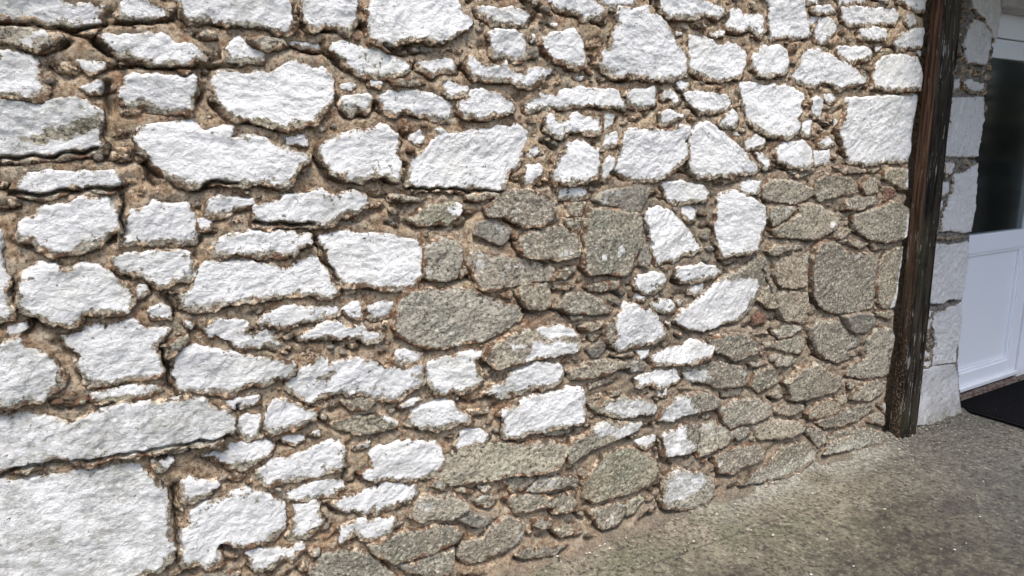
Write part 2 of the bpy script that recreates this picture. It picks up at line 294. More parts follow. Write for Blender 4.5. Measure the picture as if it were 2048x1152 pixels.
# ------------------------------------------------------------------ the wall's stones, outlined as surveyed
ORG = {'T': (1700, 0, 348/1002.)}
for i, x in enumerate((0, 480, 960, 1400)):
    for j, y in enumerate((0, 280, 560, 828)): ORG['ABCD'[i]+str(j)] = (x, y, 576/2048.)
ORG['E3'] = (1472, 828, 576/2048.)
SURVEY = """A0 w -150,-60 -150,100 0,100 150,125 220,120 340,155 480,150 540,155 650,165 700,140 745,40 640,5 560,25 540,45 430,0 400,-60
A0 w 860,20 870,100 960,130 1080,110 1160,100 1150,60 1060,10 1000,-40 900,-40
A0 w 1255,-60 1290,40 1330,125 1500,120 1700,150 1880,170 2037,215 2087,130 2067,50 2027,-60
A0 b -150,170 150,170 240,190 440,240 470,280 380,330 260,375 140,340 60,310 -150,300
+P 230,205 320,205 320,285 232,285
+P 150,285 225,270 215,330 170,325
A0 w -150,330 50,350 160,370 250,395 268,460 270,540 300,600 270,660 150,655 60,650 -150,655
A0 w 510,400 620,405 740,445 735,500 640,520 590,480 540,440
A0 w 550,610 620,590 690,550 750,570 775,600 740,630 650,660
A0 w 700,250 740,220 960,215 1170,235 1230,260 1240,290 1330,295 1440,360 1450,385 1360,400 1340,430 1310,465 1250,430 1150,440 1080,425 980,410 940,375 840,365 760,310
A0 w 1640,270 1720,235 1760,290 1840,340 1890,370 1880,420 1840,420 1760,390 1700,425 1640,400 1620,340
A0 w 1050,500 1240,530 1400,520 1415,570 1410,640 1370,680 1340,770 1140,770 1060,740 1020,700 960,735 880,700 855,640 880,580 880,530
B0 w -147,500 -67,495 53,515 130,500 250,510 290,470 340,425 420,430 520,465 600,470 650,530 680,590 670,670 620,720 590,780 510,855 380,860 330,892 230,850 120,838 0,830 -100,770 -155,720 -175,640 -180,580
A0 v -150,710 100,705 300,705 480,700 560,690 660,750 740,790 745,820 710,860 705,930 715,1030 660,1060 400,1090 200,1110 -150,1115
+H 350,930 520,860 700,850 700,910 540,950 380,1010 220,1030 130,1000 220,960
A0 w 960,930 1050,870 1290,860 1380,840 1430,905 1540,890 1690,905 1650,990 1800,950 1930,985 2010,1060 2120,1090 2185,1110 2175,1145 2135,1160 2110,1220 2060,1285 1980,1320 1880,1290 1800,1290 1500,1285 1400,1305 1300,1285 1200,1235 1120,1185 1060,1095 990,1050 970,990
A0 k 810,890 920,900 915,960 850,990 805,980
A0 k 760,1030 950,1030 950,1080 930,1140 880,1150 790,1150
A0 k 350,420 480,400 580,500 560,530 420,510
A0 k 820,730 900,720 1000,750 1100,790 1000,830 830,830
B0 b 50,260 160,240 330,265 350,320 240,340 190,370 110,330 60,290
B0 w 430,-60 440,60 490,170 540,205 600,160 680,170 720,195 760,205 820,150 815,60 860,-10 850,-60
B0 w 950,-60 905,60 900,130 915,200 940,265 1020,290 1060,320 1120,300 1220,270 1360,275 1450,280 1520,240 1610,200 1650,170 1640,130 1590,100 1570,20 1540,-60
B0 w 1680,60 1740,30 1820,45 1850,60 1940,25 1985,50 2057,120 2020,170 1900,155 1810,140 1740,100
C0 w 50,230 120,195 230,205 320,240 310,290 320,380 280,410 180,390 110,380 80,310
B0 w 660,300 740,275 830,310 900,340 1000,350 1100,390 1180,440 1190,490 1150,520 1080,520 1000,530 890,530 840,510 780,460 700,390 650,350
B0 w 350,290 440,265 560,295 570,340 510,335 400,310
B0 w 1300,430 1400,410 1520,420 1530,500 1450,480 1370,515 1330,480 1280,450
B0 k 1430,320 1560,310 1620,360 1580,390 1440,370
C0 w -90,400 -50,395 0,450 60,470 130,470 180,430 200,480 260,530 320,520 400,480 490,480 515,495 470,540 410,560 380,590 310,600 230,560 100,550 30,550 -40,530 -90,460
B0 w 720,590 800,570 850,600 800,640 730,625
B0 w 910,560 960,550 1030,575 1000,605 930,600
B0 b 1060,570 1200,545 1330,575 1330,600 1200,615 1080,605
B0 w 1430,570 1500,560 1620,620 1600,660 1500,670 1440,620
B0 w 735,680 840,650 930,660 945,700 900,780 840,750 780,800 740,740
B0 w 990,690 1060,640 1200,630 1360,640 1440,680 1510,730 1515,800 1490,840 1400,820 1290,800 1180,770 1110,795 1020,770
B0 w 1640,640 1680,620 1780,650 1840,670 1930,720 1940,770 1890,790 1790,810 1690,830 1610,810 1560,770 1560,730 1620,700
B0 w 560,1050 600,1000 700,960 740,930 900,920 960,890 1080,890 1130,940 1135,1010 1110,1060 1140,1130 1135,1216 1110,1256 1020,1235 940,1235 800,1265 740,1245 650,1220 600,1150 560,1100
B0 w 330,980 400,960 470,950 500,990 480,1030 400,1025 345,1035
B0 w 1225,960 1290,905 1340,950 1330,1000 1280,1020 1230,1000
B1 w 1380,-80 1450,-90 1500,-50 1640,-70 1780,-90 1850,-120 1990,-120 2060,-80 2078,-55 2060,20 2010,120 1990,180 1920,230 1890,290 1870,340 1830,370 1740,345 1640,325 1500,345 1380,330 1270,335 1210,290 1220,180 1270,110 1340,50 1380,0 1420,-40
C0 w 500,0 490,-60 790,-60 800,0 880,70 830,110 740,115 690,80 600,60 530,40
C0 w 850,-10 840,-60 1090,-60 1080,10 1010,30 900,40
C0 w 980,60 1080,70 1190,35 1195,90 1280,120 1320,180 1360,270 1440,370 1460,400 1465,510 1400,550 1330,555 1200,545 1080,530 960,535 920,500 850,450 860,370 920,350 930,290 920,240 970,160 960,110
C0 w 1255,0 1255,-60 1520,-60 1580,0 1740,60 1740,100 1690,125 1600,90 1520,110 1440,110 1360,110 1280,70
C0 w 440,270 520,230 670,200 730,270 740,340 735,450 690,465 600,430 530,420 480,360 440,310
C0 w 370,230 410,225 400,290 370,295
C0 w 480,150 570,155 520,190
C0 k 750,250 840,240 900,290 870,330 770,330
C0 w 1490,240 1570,250 1680,280 1700,320 1800,300 1870,320 1900,380 1895,470 1860,530 1780,545 1700,560 1620,540 1540,520 1490,470 1480,380
D0 w 230,60 310,55 320,95 460,100 470,200 430,240 370,180 310,210 200,195 180,170 220,130
D0 w 80,230 180,215 160,250 110,260
C0 w 1390,215 1450,225 1440,250 1400,245
C0 b 1500,165 1560,145 1610,180 1600,215 1520,190
C0 w 330,730 440,680 560,670 600,625 700,610 850,625 980,640 1010,700 1030,750 900,745 750,740 640,750 560,755 400,765 340,770
C0 w 1060,640 1160,615 1255,610 1245,740 1160,750 1070,740 1045,690
C0 w 1300,650 1360,625 1395,660 1420,715 1380,735 1350,690 1305,690
C0 w 1390,590 1430,565 1500,580 1500,610 1450,640 1410,625
C0 w 1450,670 1530,635 1640,650 1760,670 1790,710 1760,770 1660,785 1560,785 1500,740
C0 w 680,540 760,525 765,550 700,555
C0 w 460,830 540,820 575,870 640,850 700,780 750,820 855,845 850,930 790,940 700,930 620,940 590,960 520,940 480,910
C0 w 900,800 970,790 985,830 950,880 900,920 895,860
C0 w 1280,800 1370,765 1400,800 1440,820 1370,850 1300,880
C0 w 900,950 1005,910 1000,1010 960,1030 890,1035
D0 w 290,580 390,565 480,610 560,600 680,610 760,670 755,700 710,740 730,790 690,840 715,890 690,940 640,960 500,955 430,920 380,880 340,830 330,780 290,650
D0 w 150,850 240,770 270,800 270,860 240,890 140,890
D0 w 200,930 280,930 280,960 230,955
C1 w 1030,-50 1080,-85 1250,-75 1330,-65 1420,-110 1475,-100 1480,-50 1450,20 1460,100 1400,170 1330,245 1240,265 1130,280 1020,240 985,210 1000,100 1020,0
C1 w 1500,-50 1540,-110 1620,-150 1670,-120 1740,-60 1800,0 1870,60 1900,130 1960,180 1955,215 1880,230 1780,235 1640,240 1560,255 1510,230 1480,170 1480,50
C1 w 640,20 740,0 790,30 850,70 850,130 830,250 760,280 640,285 540,290 535,220 560,170 620,90
C1 w 350,110 380,20 420,20 455,90 390,125
C1 w 340,170 450,160 455,220 420,270 340,310 330,260
C1 w 900,150 940,90 980,150 940,220 890,280 880,200
D0 w 320,1000 400,960 480,990 440,1030 340,1060
D0 w 490,0 510,-50 730,-50 750,50 780,160 780,230 730,270 620,250 520,260 510,180 500,100
D0 w 790,105 850,105 840,160 790,175
D0 w 850,130 920,110 990,180 980,210 910,280 880,300 830,270 820,210
D0 w 790,65 860,30 940,25 960,80 880,85 800,80
D0 w 990,60 1100,45 1240,50 1400,55 1430,120 1400,160 1250,165 1060,165 1010,130
D0 w 770,-30 850,-30 830,25 770,15
D0 w 960,-40 1180,-40 1180,10 1000,15
D0 w 1230,-30 1350,-30 1340,15
D0 w 1460,0 1470,-40 1680,-40 1670,50 1600,80 1520,60
D0 w 1480,100 1540,110 1550,160 1500,190 1470,150
D0 w 1120,220 1160,195 1320,195 1325,260 1280,275 1140,265
D0 w 1370,300 1430,240 1540,190 1640,195 1660,260 1600,330 1500,330 1400,345
D0 w 990,310 1080,330 1170,330 1215,360 1200,400 1120,420 1080,440 1020,400 980,360
D0 w 740,390 780,345 850,345 960,400 1060,470 1160,545 1160,590 1060,600 1000,625 930,580 860,580 820,600 760,585 700,570 670,520 720,460
D0 w 1130,610 1175,580 1165,620 1135,635
D0 w 410,370 470,310 580,320 630,370 640,440 600,510 540,520 430,530 375,470 375,420
D0 k 640,340 730,330 710,370 650,375
D0 w 1250,450 1310,390 1440,380 1540,410 1570,500 1590,600 1560,625 1460,620 1360,635 1230,610 1235,520
D0 w 1240,330 1310,320 1300,350 1250,365
D0 w 1530,350 1620,360 1600,400 1560,390
D0 w 1045,690 1200,680 1340,675 1590,670 1595,900 1560,1110 1510,1140 1300,1140 1200,1160 1070,1145 1020,1030 990,930 1020,850 1040,760
D0 w 800,710 850,680 880,720 880,780 870,830 800,800
D0 w 890,660 940,660 990,700 940,725 900,705
D0 w 735,870 790,840 820,850 800,910 780,955 735,940
D0 b 870,860 930,850 940,900 880,880
D0 w 970,830 1000,830 990,880 965,900
D0 w 850,1020 880,985 930,960 965,1010 920,1035
D1 w 530,60 600,5 740,0 780,30 795,100 790,175 740,185 660,185 600,170 550,150
D1 w 810,75 940,60 940,160 830,170 810,150
D1 w 400,90 440,85 480,150 470,195 420,150
D1 w 290,320 340,270 440,290 420,340 400,370 320,380
D1 w 130,390 190,355 260,365 370,420 440,470 445,560 410,700 380,770 310,800 240,800 160,825 145,760 110,700 105,600 120,500
C1 w 1310,300 1400,280 1500,300 1580,320 1630,370 1600,420 1520,430 1440,440 1380,440 1340,380 1310,330
C1 w 1210,480 1270,460 1360,490 1420,560 1480,620 1540,700 1580,770 1480,800 1400,840 1270,865 1230,780 1210,640 1195,540
C1 w 1440,470 1500,460 1550,500 1530,560 1500,570 1450,530
C1 k 1660,260 1740,250 1830,280 1760,320 1680,300
C1 w 1400,920 1470,890 1600,880 1680,900 1730,940 1640,970 1540,990 1470,1005 1400,980
C1 w 1110,980 1210,930 1310,940 1325,1000 1260,1050 1200,1080 1110,1060
C1 w 1110,1100 1190,1080 1170,1150 1110,1120
C1 w 1490,1060 1610,1010 1610,1050 1540,1100
C1 d 820,420 920,360 1130,320 1220,320 1230,350 1190,440 1150,500 1080,515 1000,480 880,460
C1 b 780,480 900,480 1040,510 1160,520 1165,650 1160,760 1100,830 1080,930 1030,965 920,950 780,960 720,900 735,760 740,600
+P 960,750 1020,730 1020,790 980,830
+P 860,830 900,800 890,860 860,860
C1 w 570,355 640,335 740,335 780,390 700,405 580,410
C1 b 40,480 200,350 330,340 470,390 560,440 540,510 500,560 430,620 330,610 200,560 60,540
C1 b 620,450 780,430 760,500 720,540 620,540
C1 b 610,560 720,550 735,600 700,660 630,620
C1 b 260,730 320,670 480,610 600,600 700,680 720,760 700,820 560,850 430,850 290,830
C1 d 0,580 80,565 130,590 220,640 200,690 150,740 60,720 -30,680 -10,620
C1 b -90,800 0,790 200,820 430,870 540,920 530,990 330,1010 200,1040 60,1080 -10,1060 -50,960 -110,850
+P 180,890 320,900 300,912 200,905
C1 b 540,930 600,900 700,880 690,940 600,990 540,980
C1 b 730,1040 850,1010 990,1000 980,1050 850,1080 770,1070
C1 d 1140,860 1160,770 1200,750 1225,830 1200,910 1150,890
B1 b 1310,740 1420,690 1530,700 1590,760 1580,860 1540,980 1480,1015 1400,1000 1310,980
B1 b 1550,920 1620,890 1630,950 1570,990
B1 w 570,680 700,640 780,635 830,660 980,660 1150,680 1270,700 1300,780 1300,960 1220,1020 1120,1040 1000,1030 880,1010 760,1010 700,970 650,890 600,780 565,720
B1 w 100,490 160,445 280,440 300,390 500,360 590,350 640,380 780,380 820,355 900,390 910,450 850,500 700,530 660,570 570,590 500,595 400,570 300,570 200,590 110,560
B1 b 1070,370 1200,390 1330,420 1300,440 1080,430
B1 b 1200,560 1280,490 1400,450 1520,430 1600,460 1590,510 1480,600 1300,610 1220,590
+P 1490,470 1550,440 1590,470 1570,510 1500,510
B1 b 1600,380 1800,370 1830,400 1700,440 1610,420
B1 k 740,550 800,520 870,540 830,580
B1 k 900,330 1000,340 1050,380 1000,410 920,390
B1 k 920,450 1020,440 1040,480 930,500
A1 w 120,300 190,230 330,210 500,215 560,195 820,220 830,260 880,290 820,330 680,320 640,300 500,330 380,360 300,380 120,350
A1 k 850,230 1040,220 1050,270 1000,320 890,300
A1 w 260,480 330,440 450,450 600,400 780,400 800,470 850,530 860,630 770,660 740,690 640,720 500,770 390,790 290,740 240,690 150,690 130,580 270,520
A1 w 920,490 1040,480 1090,425 1200,420 1350,430 1360,500 1390,560 1400,640 1370,710 1280,720 1190,700 1080,720 990,725 905,710 890,640 900,560
A1 w 1390,550 1500,535 1520,570 1480,620 1430,630
A1 w 1480,430 1560,390 1680,395 1800,410 1800,450 1700,480 1600,505 1530,515 1490,490
A1 w 1530,750 1570,700 1700,650 1860,635 2080,640 2100,690 2205,670 2210,715 2110,750 2090,795 2020,805 1880,800 1800,790 1700,805 1540,810
A1 w 800,830 920,800 1090,770 1260,770 1360,790 1355,870 1330,900 1355,970 1230,960 1190,1010 1080,1000 1040,970 910,925 800,890
A2 w 150,-50 220,-110 310,-130 400,-115 470,-85 700,-130 770,-95 830,-15 880,60 945,120 930,170 900,225 840,230 760,220 610,215 500,290 385,300 320,250 190,220 150,150 135,70
B1 w -360,930 -290,910 -240,870 -140,855 0,850 130,875 240,890 330,920 400,870 530,815 570,850 610,920 650,1000 690,1080 640,1105 490,1075 300,1100 0,1115 -150,1160 -280,1180 -390,1185 -400,1130 -350,1080 -340,1000
A1 w 980,1020 1050,1020 1040,1070 985,1100
A1 w -150,620 20,640 40,720 20,800 45,960 25,1050 45,1130 75,1220 60,1260 -150,1275
A2 w 40,340 120,300 210,290 190,340 110,390 60,380
A2 v -150,440 60,430 160,420 190,480 300,510 390,570 400,640 430,700 420,740 350,800 280,850 180,850 60,880 -150,880
A2 w 430,390 590,380 610,330 700,290 760,340 860,300 940,270 1000,300 1080,345 1210,345 1160,400 1090,430 1095,490 1150,560 1145,640 1110,680 960,680 860,690 740,735 640,720 590,650 560,600 580,540 520,490 460,450
A2 w 1060,190 1140,165 1200,200 1230,270 1160,265 1090,260 1050,230
A2 b 1290,270 1360,270 1390,320 1360,360 1310,330
+P 1330,300 1370,300 1370,340 1335,335
A2 b 1140,480 1240,430 1350,380 1350,430 1240,530 1200,555 1150,520
A2 w 1250,540 1300,480 1390,455 1500,470 1620,500 1800,540 1960,575 2060,600 2110,600 2080,650 2040,680 1940,700 1830,720 1780,720 1720,760 1640,795 1520,790 1400,775 1280,780 1220,660 1245,600
A2 w 650,800 760,780 960,740 1100,745 1140,770 1060,800 930,825 800,830 680,835
A2 w 1460,350 1510,285 1620,270 1750,270 1790,340 1690,370 1700,390 1800,400 1880,350 1940,380 1970,440 2000,470 1900,455 1780,470 1690,475 1650,440 1560,410 1480,395
A2 w 1610,870 1640,840 1750,830 1850,815 1855,850 1800,890 1720,910 1620,900
A2 w 1710,980 1760,955 1850,960 1850,1040 1840,1110 1780,1120 1720,1090 1705,1040
B2 w 190,900 240,840 300,840 400,890 440,930 550,930 530,970 450,1000 380,1040 240,1060 190,1050
B2 w 150,280 210,220 310,175 380,180 560,190 700,190 700,225 640,245 540,260 440,290 340,300 320,330 260,320 160,300
B2 w 720,215 800,155 860,160 880,240 860,275 790,260
B2 w 900,170 1000,145 1100,150 1095,210 1040,250 960,265 920,230
B2 w 420,425 500,360 620,290 700,290 760,330 870,320 900,370 980,380 1000,400 900,430 850,400 780,405 700,410 600,390 500,410 450,430
B2 b 1160,80 1300,60 1460,60 1600,50 1700,90 1840,140 1960,180 2030,220 2000,280 1900,350 1820,400 1680,440 1540,460 1480,480 1330,490 1230,450 1120,400 1090,350 1110,250 1130,150
B2 k 380,500 480,480 620,510 560,560 460,590 400,550
B2 k 890,490 1000,470 1080,500 1000,540 920,530
B2 k 720,70 850,60 850,100 760,110
B2 b 890,330 980,330 1040,350 1000,375 920,370
B2 w 1100,500 1160,490 1300,520 1280,570 1200,580 1110,570
B2 w 340,720 400,650 520,600 580,530 610,560 620,610 740,560 880,565 960,570 1020,630 1130,620 1280,600 1290,660 1220,680 1290,720 1200,770 1100,830 960,830 870,800 720,790 600,810 490,870 440,840 380,790
+H 550,690 600,650 660,630 680,660 620,710 560,710
B2 k 500,860 640,820 740,840 700,900 600,930 530,900
B2 b 720,860 860,820 970,860 900,920 780,930
B2 w 1340,580 1480,540 1560,510 1650,490 1730,500 1720,540 1660,570 1680,680 1710,710 1640,760 1560,780 1510,770 1450,800 1380,770 1330,690 1320,640
B2 b 1130,890 1180,860 1280,820 1310,840 1250,890 1130,910
+P 1140,890 1190,850 1280,820 1290,850 1230,890 1140,908
B2 w 1200,1010 1230,940 1290,880 1420,840 1500,850 1540,920 1600,960 1620,1000 1540,1000 1400,1040 1300,1040 1220,1020
B2 b 650,1020 740,980 860,950 1020,950 1120,1000 1120,1040 1020,1080 860,1100 760,1090 690,1060
+P 1000,970 1040,960 1120,1000 1110,1020 1040,1000
B2 k 1580,820 1660,830 1700,860 1660,880 1620,860
B2 b 1600,920 1720,910 1790,900 1770,950 1660,970
B2 w 1560,1070 1640,1050 1720,1045 1770,1100 1740,1140 1650,1170 1560,1220 1540,1180 1560,1120
B2 w 310,1120 360,1095 460,1120 460,1140 400,1170 320,1160
B2 w 530,1080 560,1065 560,1100 530,1100
B2 k 1720,610 1800,640 1800,680 1760,720 1720,700
C2 b 20,570 60,480 180,400 300,350 500,320 660,320 700,420 720,470 700,500 560,530 320,565 200,600 100,625
+P 390,340 520,325 660,335 690,410 600,390 480,410 440,390
+P 350,440 450,450 560,430 710,460 690,500 540,530 310,560 340,520
+P 190,450 240,440 320,470 220,500
C2 w 190,680 300,620 420,570 560,590 590,640 560,710 500,750 380,745 260,790 130,820 20,800 60,760 150,740
C2 b 610,650 700,600 860,560 1050,580 1080,620 960,650 800,700 650,710
C2 w 160,930 270,880 340,820 460,800 560,780 640,750 720,770 735,860 720,1010 600,1020 450,1060 380,1060 280,1090 170,1110 160,1060 180,1010 140,960
C2 b 250,70 330,15 480,15 505,100 500,180 450,210 370,225 310,190 260,120
C2 b 90,100 220,60 240,100 200,140
C2 b 520,30 620,20 690,40 620,80 520,70
C2 b 530,130 620,80 760,80 860,130 950,200 900,235 780,240 640,230 530,210
C2 b 700,320 760,290 890,290 880,330 780,365 720,350
C2 b 630,260 740,240 720,280 650,290
C2 b 770,400 820,370 870,400 800,440
C2 d 765,490 860,440 890,470 860,530 800,550
C2 b 880,300 960,290 950,440 900,450 880,380
C2 w 980,250 1040,160 1100,170 1150,210 1200,200 1250,250 1300,320 1320,380 1230,430 1120,460 1000,485 950,460 970,400 960,310
C2 w 1230,170 1290,140 1360,140 1380,190 1340,215 1260,215
C2 w 1410,160 1440,135 1470,150 1430,180
C2 d 970,70 1000,40 1050,80 1000,110
D1 b 0,1130 90,1030 180,960 300,900 430,800 500,860 510,960 480,1060 420,1120 380,1200 320,1280 180,1320 30,1365 -64,1350 -154,1325 -184,1286 -170,1236 -64,1160
+P 96,1026 176,996 300,986 396,996 430,1040 366,1126 336,1216 266,1286 136,1326 36,1356 -64,1336 -144,1316 -174,1286 -164,1236 -64,1166 36,1096
C2 b 1390,370 1450,380 1440,410 1400,400
C2 w 1310,280 1370,300 1360,330
C2 w 1230,560 1310,500 1460,460 1520,420 1600,440 1660,480 1630,540 1500,580 1340,600 1250,590
C2 w 1110,500 1230,495 1210,540 1150,565
C2 b 940,550 1020,520 1100,500 1110,540 1000,565
C2 d 1060,600 1140,570 1190,600 1170,640 1090,650
C2 w 1110,700 1180,670 1290,640 1420,640 1440,700 1390,740 1320,770 1240,740 1140,740
C2 b 1450,620 1560,590 1720,580 1860,610 1900,680 1880,750 1740,775 1620,750 1500,720 1440,680
+P 1450,680 1540,640 1630,620 1640,700 1590,740 1470,715
C2 b 760,740 900,690 970,720 870,760 780,780
C2 b 910,790 960,770 1020,790 980,830 930,835
C2 k 760,800 900,780 880,850 780,860
C2 w 1270,790 1350,770 1340,820 1290,830
C2 b 1430,745 1530,740 1520,790 1430,790
C2 b 760,880 860,890 900,840 1040,820 1200,850 1260,900 1245,955 1140,960 1020,995 900,970 800,930
+P 890,940 920,880 1040,840 1130,850 1200,870 1250,900 1240,950 1140,950 1020,985 960,960
C2 b 1290,930 1380,840 1480,800 1640,790 1700,840 1700,900 1580,940 1460,970 1380,1010 1280,1000
+P 1310,930 1400,840 1490,830 1500,890 1560,920 1440,980 1360,1010 1280,1005
C2 b 1340,420 1390,390 1380,440 1320,480 1290,460
D2 b 130,910 250,850 400,830 500,880 510,940 430,1000 300,1030 210,1060 150,1000
D2 b 60,420 200,380 330,380 420,430 430,490 380,530 240,570 150,520 90,500
D2 b 370,390 480,350 500,390 400,400
D2 b 520,360 600,310 690,320 730,350 640,400 560,420
D2 b 450,440 560,430 700,380 760,430 740,480 700,530 600,500 470,490
D2 b 500,530 600,520 700,560 640,610 560,630 510,590
D2 b 340,590 440,560 480,600 370,615
D2 b 390,640 490,620 560,660 570,720 500,760 420,800 350,760
D2 b 480,820 560,770 600,830 560,860
D2 b 160,790 290,760 320,780 270,840 170,830
D2 b 590,720 700,620 820,580 900,640 1000,680 1020,740 960,800 820,840 680,860 620,850
D2 b 770,330 830,280 960,270 1010,320 1060,380 1150,410 1140,470 1050,500 1080,560 1000,590 900,560 820,510 790,420
D2 d 1010,260 1100,240 1220,240 1240,290 1190,360 1100,375 1050,340
D2 b 1180,420 1240,340 1340,330 1390,420 1400,560 1380,660 1280,690 1160,700 1060,690 1080,600 1180,560
D2 b 1060,850 1120,760 1240,710 1330,720 1310,790 1220,850 1140,860
D2 b 1040,740 1100,720 1110,760 1070,790
D2 b 1270,890 1330,870 1350,920 1330,970
+P 1300,890 1340,880 1350,930 1330,960
D2 b 750,950 840,870 940,850 1000,900 960,950 860,980 780,985
D2 b 950,850 1050,810 1050,860 1000,890
D2 b 820,1010 960,950 1100,900 1220,870 1230,920 1130,1000 1000,1040 880,1060
D2 b 1240,930 1300,960 1330,1040 1260,1020 1190,1010
D2 b 520,920 620,860 740,880 740,930 640,970 540,960
D2 b 360,1040 520,980 700,1000 760,1050 680,1100 560,1130 420,1140
D2 b 220,1090 350,1040 360,1090 260,1140
D2 b 900,1120 1000,1060 1180,1040 1320,1080 1330,1150 1100,1190 950,1190
E3 b 480,110 580,90 640,130 640,190 590,240 540,180
E3 b 650,190 820,150 1040,170 1000,230 760,260 620,290
E3 b 330,210 500,190 600,260 560,330 420,430 200,480 20,500 80,430 230,330
D2 r 370,250 450,220 490,260 480,310 400,325
D2 b 540,70 680,70 770,90 780,160 740,260 700,300 600,290 540,200
D2 b 410,150 440,60 520,10 550,60 540,200 480,200
D1 b 520,860 560,820 700,820 790,780 790,900 750,1040 640,1055 560,1050 520,960
D1 b 460,790 540,740 640,740 660,780 580,810 490,820
D1 b 680,740 750,740 740,780 680,790
D1 b 800,760 900,710 980,740 1020,790 1200,800 1250,850 1240,950 1240,1100 1230,1190 1100,1230 960,1230 850,1190 790,1100 780,950
D1 b 1260,880 1300,800 1400,760 1475,760 1480,900 1440,1050 1400,1180 1300,1200 1250,1150 1250,1000
+P 1430,760 1475,765 1478,900 1430,1060 1380,1190 1340,1200 1400,1050 1410,880
D1 b 1090,640 1080,540 1200,490 1380,430 1460,480 1480,560 1480,660 1420,700 1320,730 1200,710 1130,670
+P 1440,520 1478,540 1480,650 1440,695 1415,690 1430,600
D1 b 500,640 600,580 700,520 690,450 780,440 860,460 960,520 1000,570 960,640 860,690 780,710 640,700 540,680
+P 930,590 960,590 950,630 920,630
D1 b 480,560 490,480 580,460 680,470 690,500 600,560 510,615
D1 b 920,690 980,620 1050,620 1080,660 1000,700
D1 b 960,720 1060,700 1140,710 1200,740 1130,775 1060,740
D1 b 1220,740 1310,740 1330,770 1240,780
D1 b 440,350 480,280 600,270 720,300 800,340 810,390 730,430 640,460 520,440 450,420
D1 b 650,270 700,230 790,230 780,260 690,280
D1 b 820,280 900,240 1000,240 1100,270 1130,320 1100,380 960,410 850,430 800,390
D1 k 800,230 940,190 1000,220 850,240
D1 b 950,190 1060,180 1200,210 1190,230 1080,240 1000,220
D1 b 1210,200 1290,185 1300,210 1250,235 1210,225
D1 b 1180,280 1270,255 1290,300 1280,370 1180,390 1150,330
D1 b 1310,200 1540,190 1540,290 1500,350 1430,350 1310,280
+P 1460,215 1540,200 1540,280 1490,350 1450,340 1480,270
D1 r 1300,320 1390,340 1400,400 1310,440
D1 b 1040,430 1130,390 1270,390 1240,450 1130,500 1030,500
D1 k 900,450 1020,440 1010,500 960,500
D1 b 170,860 260,830 290,840 240,880 180,890
D2 b 1230,220 1330,215 1370,240 1340,270 1250,255
C2 b 1570,1030 1680,1000 1760,1050 1820,1110 1700,1200 1560,1260 1540,1200 1560,1100
C2 b 1300,1120 1440,1030 1560,1010 1570,1100 1540,1200 1500,1230 1320,1250 1310,1180
+P 1300,1120 1440,1030 1480,1040 1460,1130 1540,1180 1500,1230 1330,1250 1310,1180
C3 b 1750,130 1860,90 1925,90 1900,150 1830,190
C3 b 1660,300 1760,240 1940,200 2020,250 2010,300 1900,360 1780,420 1690,420
+P 1680,345 1715,340 1690,365
C3 b 1280,600 1290,510 1310,420 1400,385 1580,410 1650,450 1660,580 1600,640 1400,680 1300,660
+P 1300,470 1370,400 1440,400 1570,420 1600,480 1520,560 1420,600 1330,620 1280,600 1300,510
C3 b 730,530 720,480 800,400 860,300 960,240 1100,240 1220,290 1280,400 1230,470 1100,550 940,590 800,630 730,590
C3 b 690,380 770,370 780,430 730,470 690,430
C3 k 1230,480 1300,450 1300,510 1240,520
C3 w 1110,190 1200,160 1270,155 1260,200 1190,235 1120,220
C3 b 600,270 640,170 740,140 830,80 900,30 1060,60 1160,60 1130,120 980,180 900,210 780,260 640,340
+P 830,170 810,110 860,40 900,60 990,100 1080,60 1155,60 1120,120 980,170 900,150
C3 b -380,420 -350,350 -230,280 -100,220 100,200 300,200 500,180 620,230 560,370 440,410 220,430 0,475 -160,500 -260,510
C3 b 430,140 520,100 650,95 680,120 600,155 480,165
C3 b 160,470 240,445 420,435 300,540 210,560 190,510
C3 b 320,545 400,450 560,430 690,450 690,510 600,510 480,545 360,550
C3 b 170,590 330,550 520,580 640,545 670,560 670,650 600,690 500,690 520,650 400,670 240,700
C3 b 760,690 860,650 960,620 1020,640 1020,720 980,770 880,815 820,790
C3 b 1030,620 1150,560 1170,610 1100,690 1040,720
C3 b 360,750 420,720 500,750 500,790 420,805 370,790
C3 b 510,820 600,780 670,770 650,830 560,870
C3 b 0,880 60,780 180,710 280,740 320,790 280,900 170,980 60,1020 -100,1070 -170,1000 -150,900
C3 b 300,940 420,940 600,930 520,1000 300,1020 250,1000
B3 w 150,450 130,400 190,370 210,320 360,300 470,265 560,230 620,180 720,190 740,260 730,370 640,380 560,430 400,460 260,470 200,500
B3 w 920,270 1000,220 1140,195 1280,190 1400,195 1440,270 1450,310 1400,400 1320,445 1200,460 1000,455 890,465 870,420 940,380
B3 w 820,240 870,205 930,190 900,235 830,255
B3 k 740,390 790,340 830,370 820,490 780,500 740,450
B3 w 340,560 400,530 560,470 640,480 740,480 750,520 680,560 560,590 440,610 360,600
B3 w 650,640 720,620 740,580 860,570 900,530 980,530 1000,490 1160,480 1240,480 1260,560 1200,610 1100,640 990,690 960,650 880,690 760,680 680,670
B3 w 380,650 450,630 540,620 560,650 540,700 590,760 570,800 480,850 380,870 390,780
B3 w 700,830 740,780 880,735 920,760 980,745 1100,735 1105,790 1060,840 960,880 890,870 840,830 770,850 710,900
B3 b 1190,710 1220,640 1300,570 1500,560 1620,620 1620,680 1540,730 1400,760 1280,770 1200,750
B3 b 1350,530 1360,460 1460,430 1470,500 1430,550
B3 b 1500,530 1600,510 1660,540 1620,570 1540,560
B3 b 1670,510 1780,490 1790,520 1720,560
B3 b 1660,620 1720,570 1800,570 1810,630 1770,660 1680,650
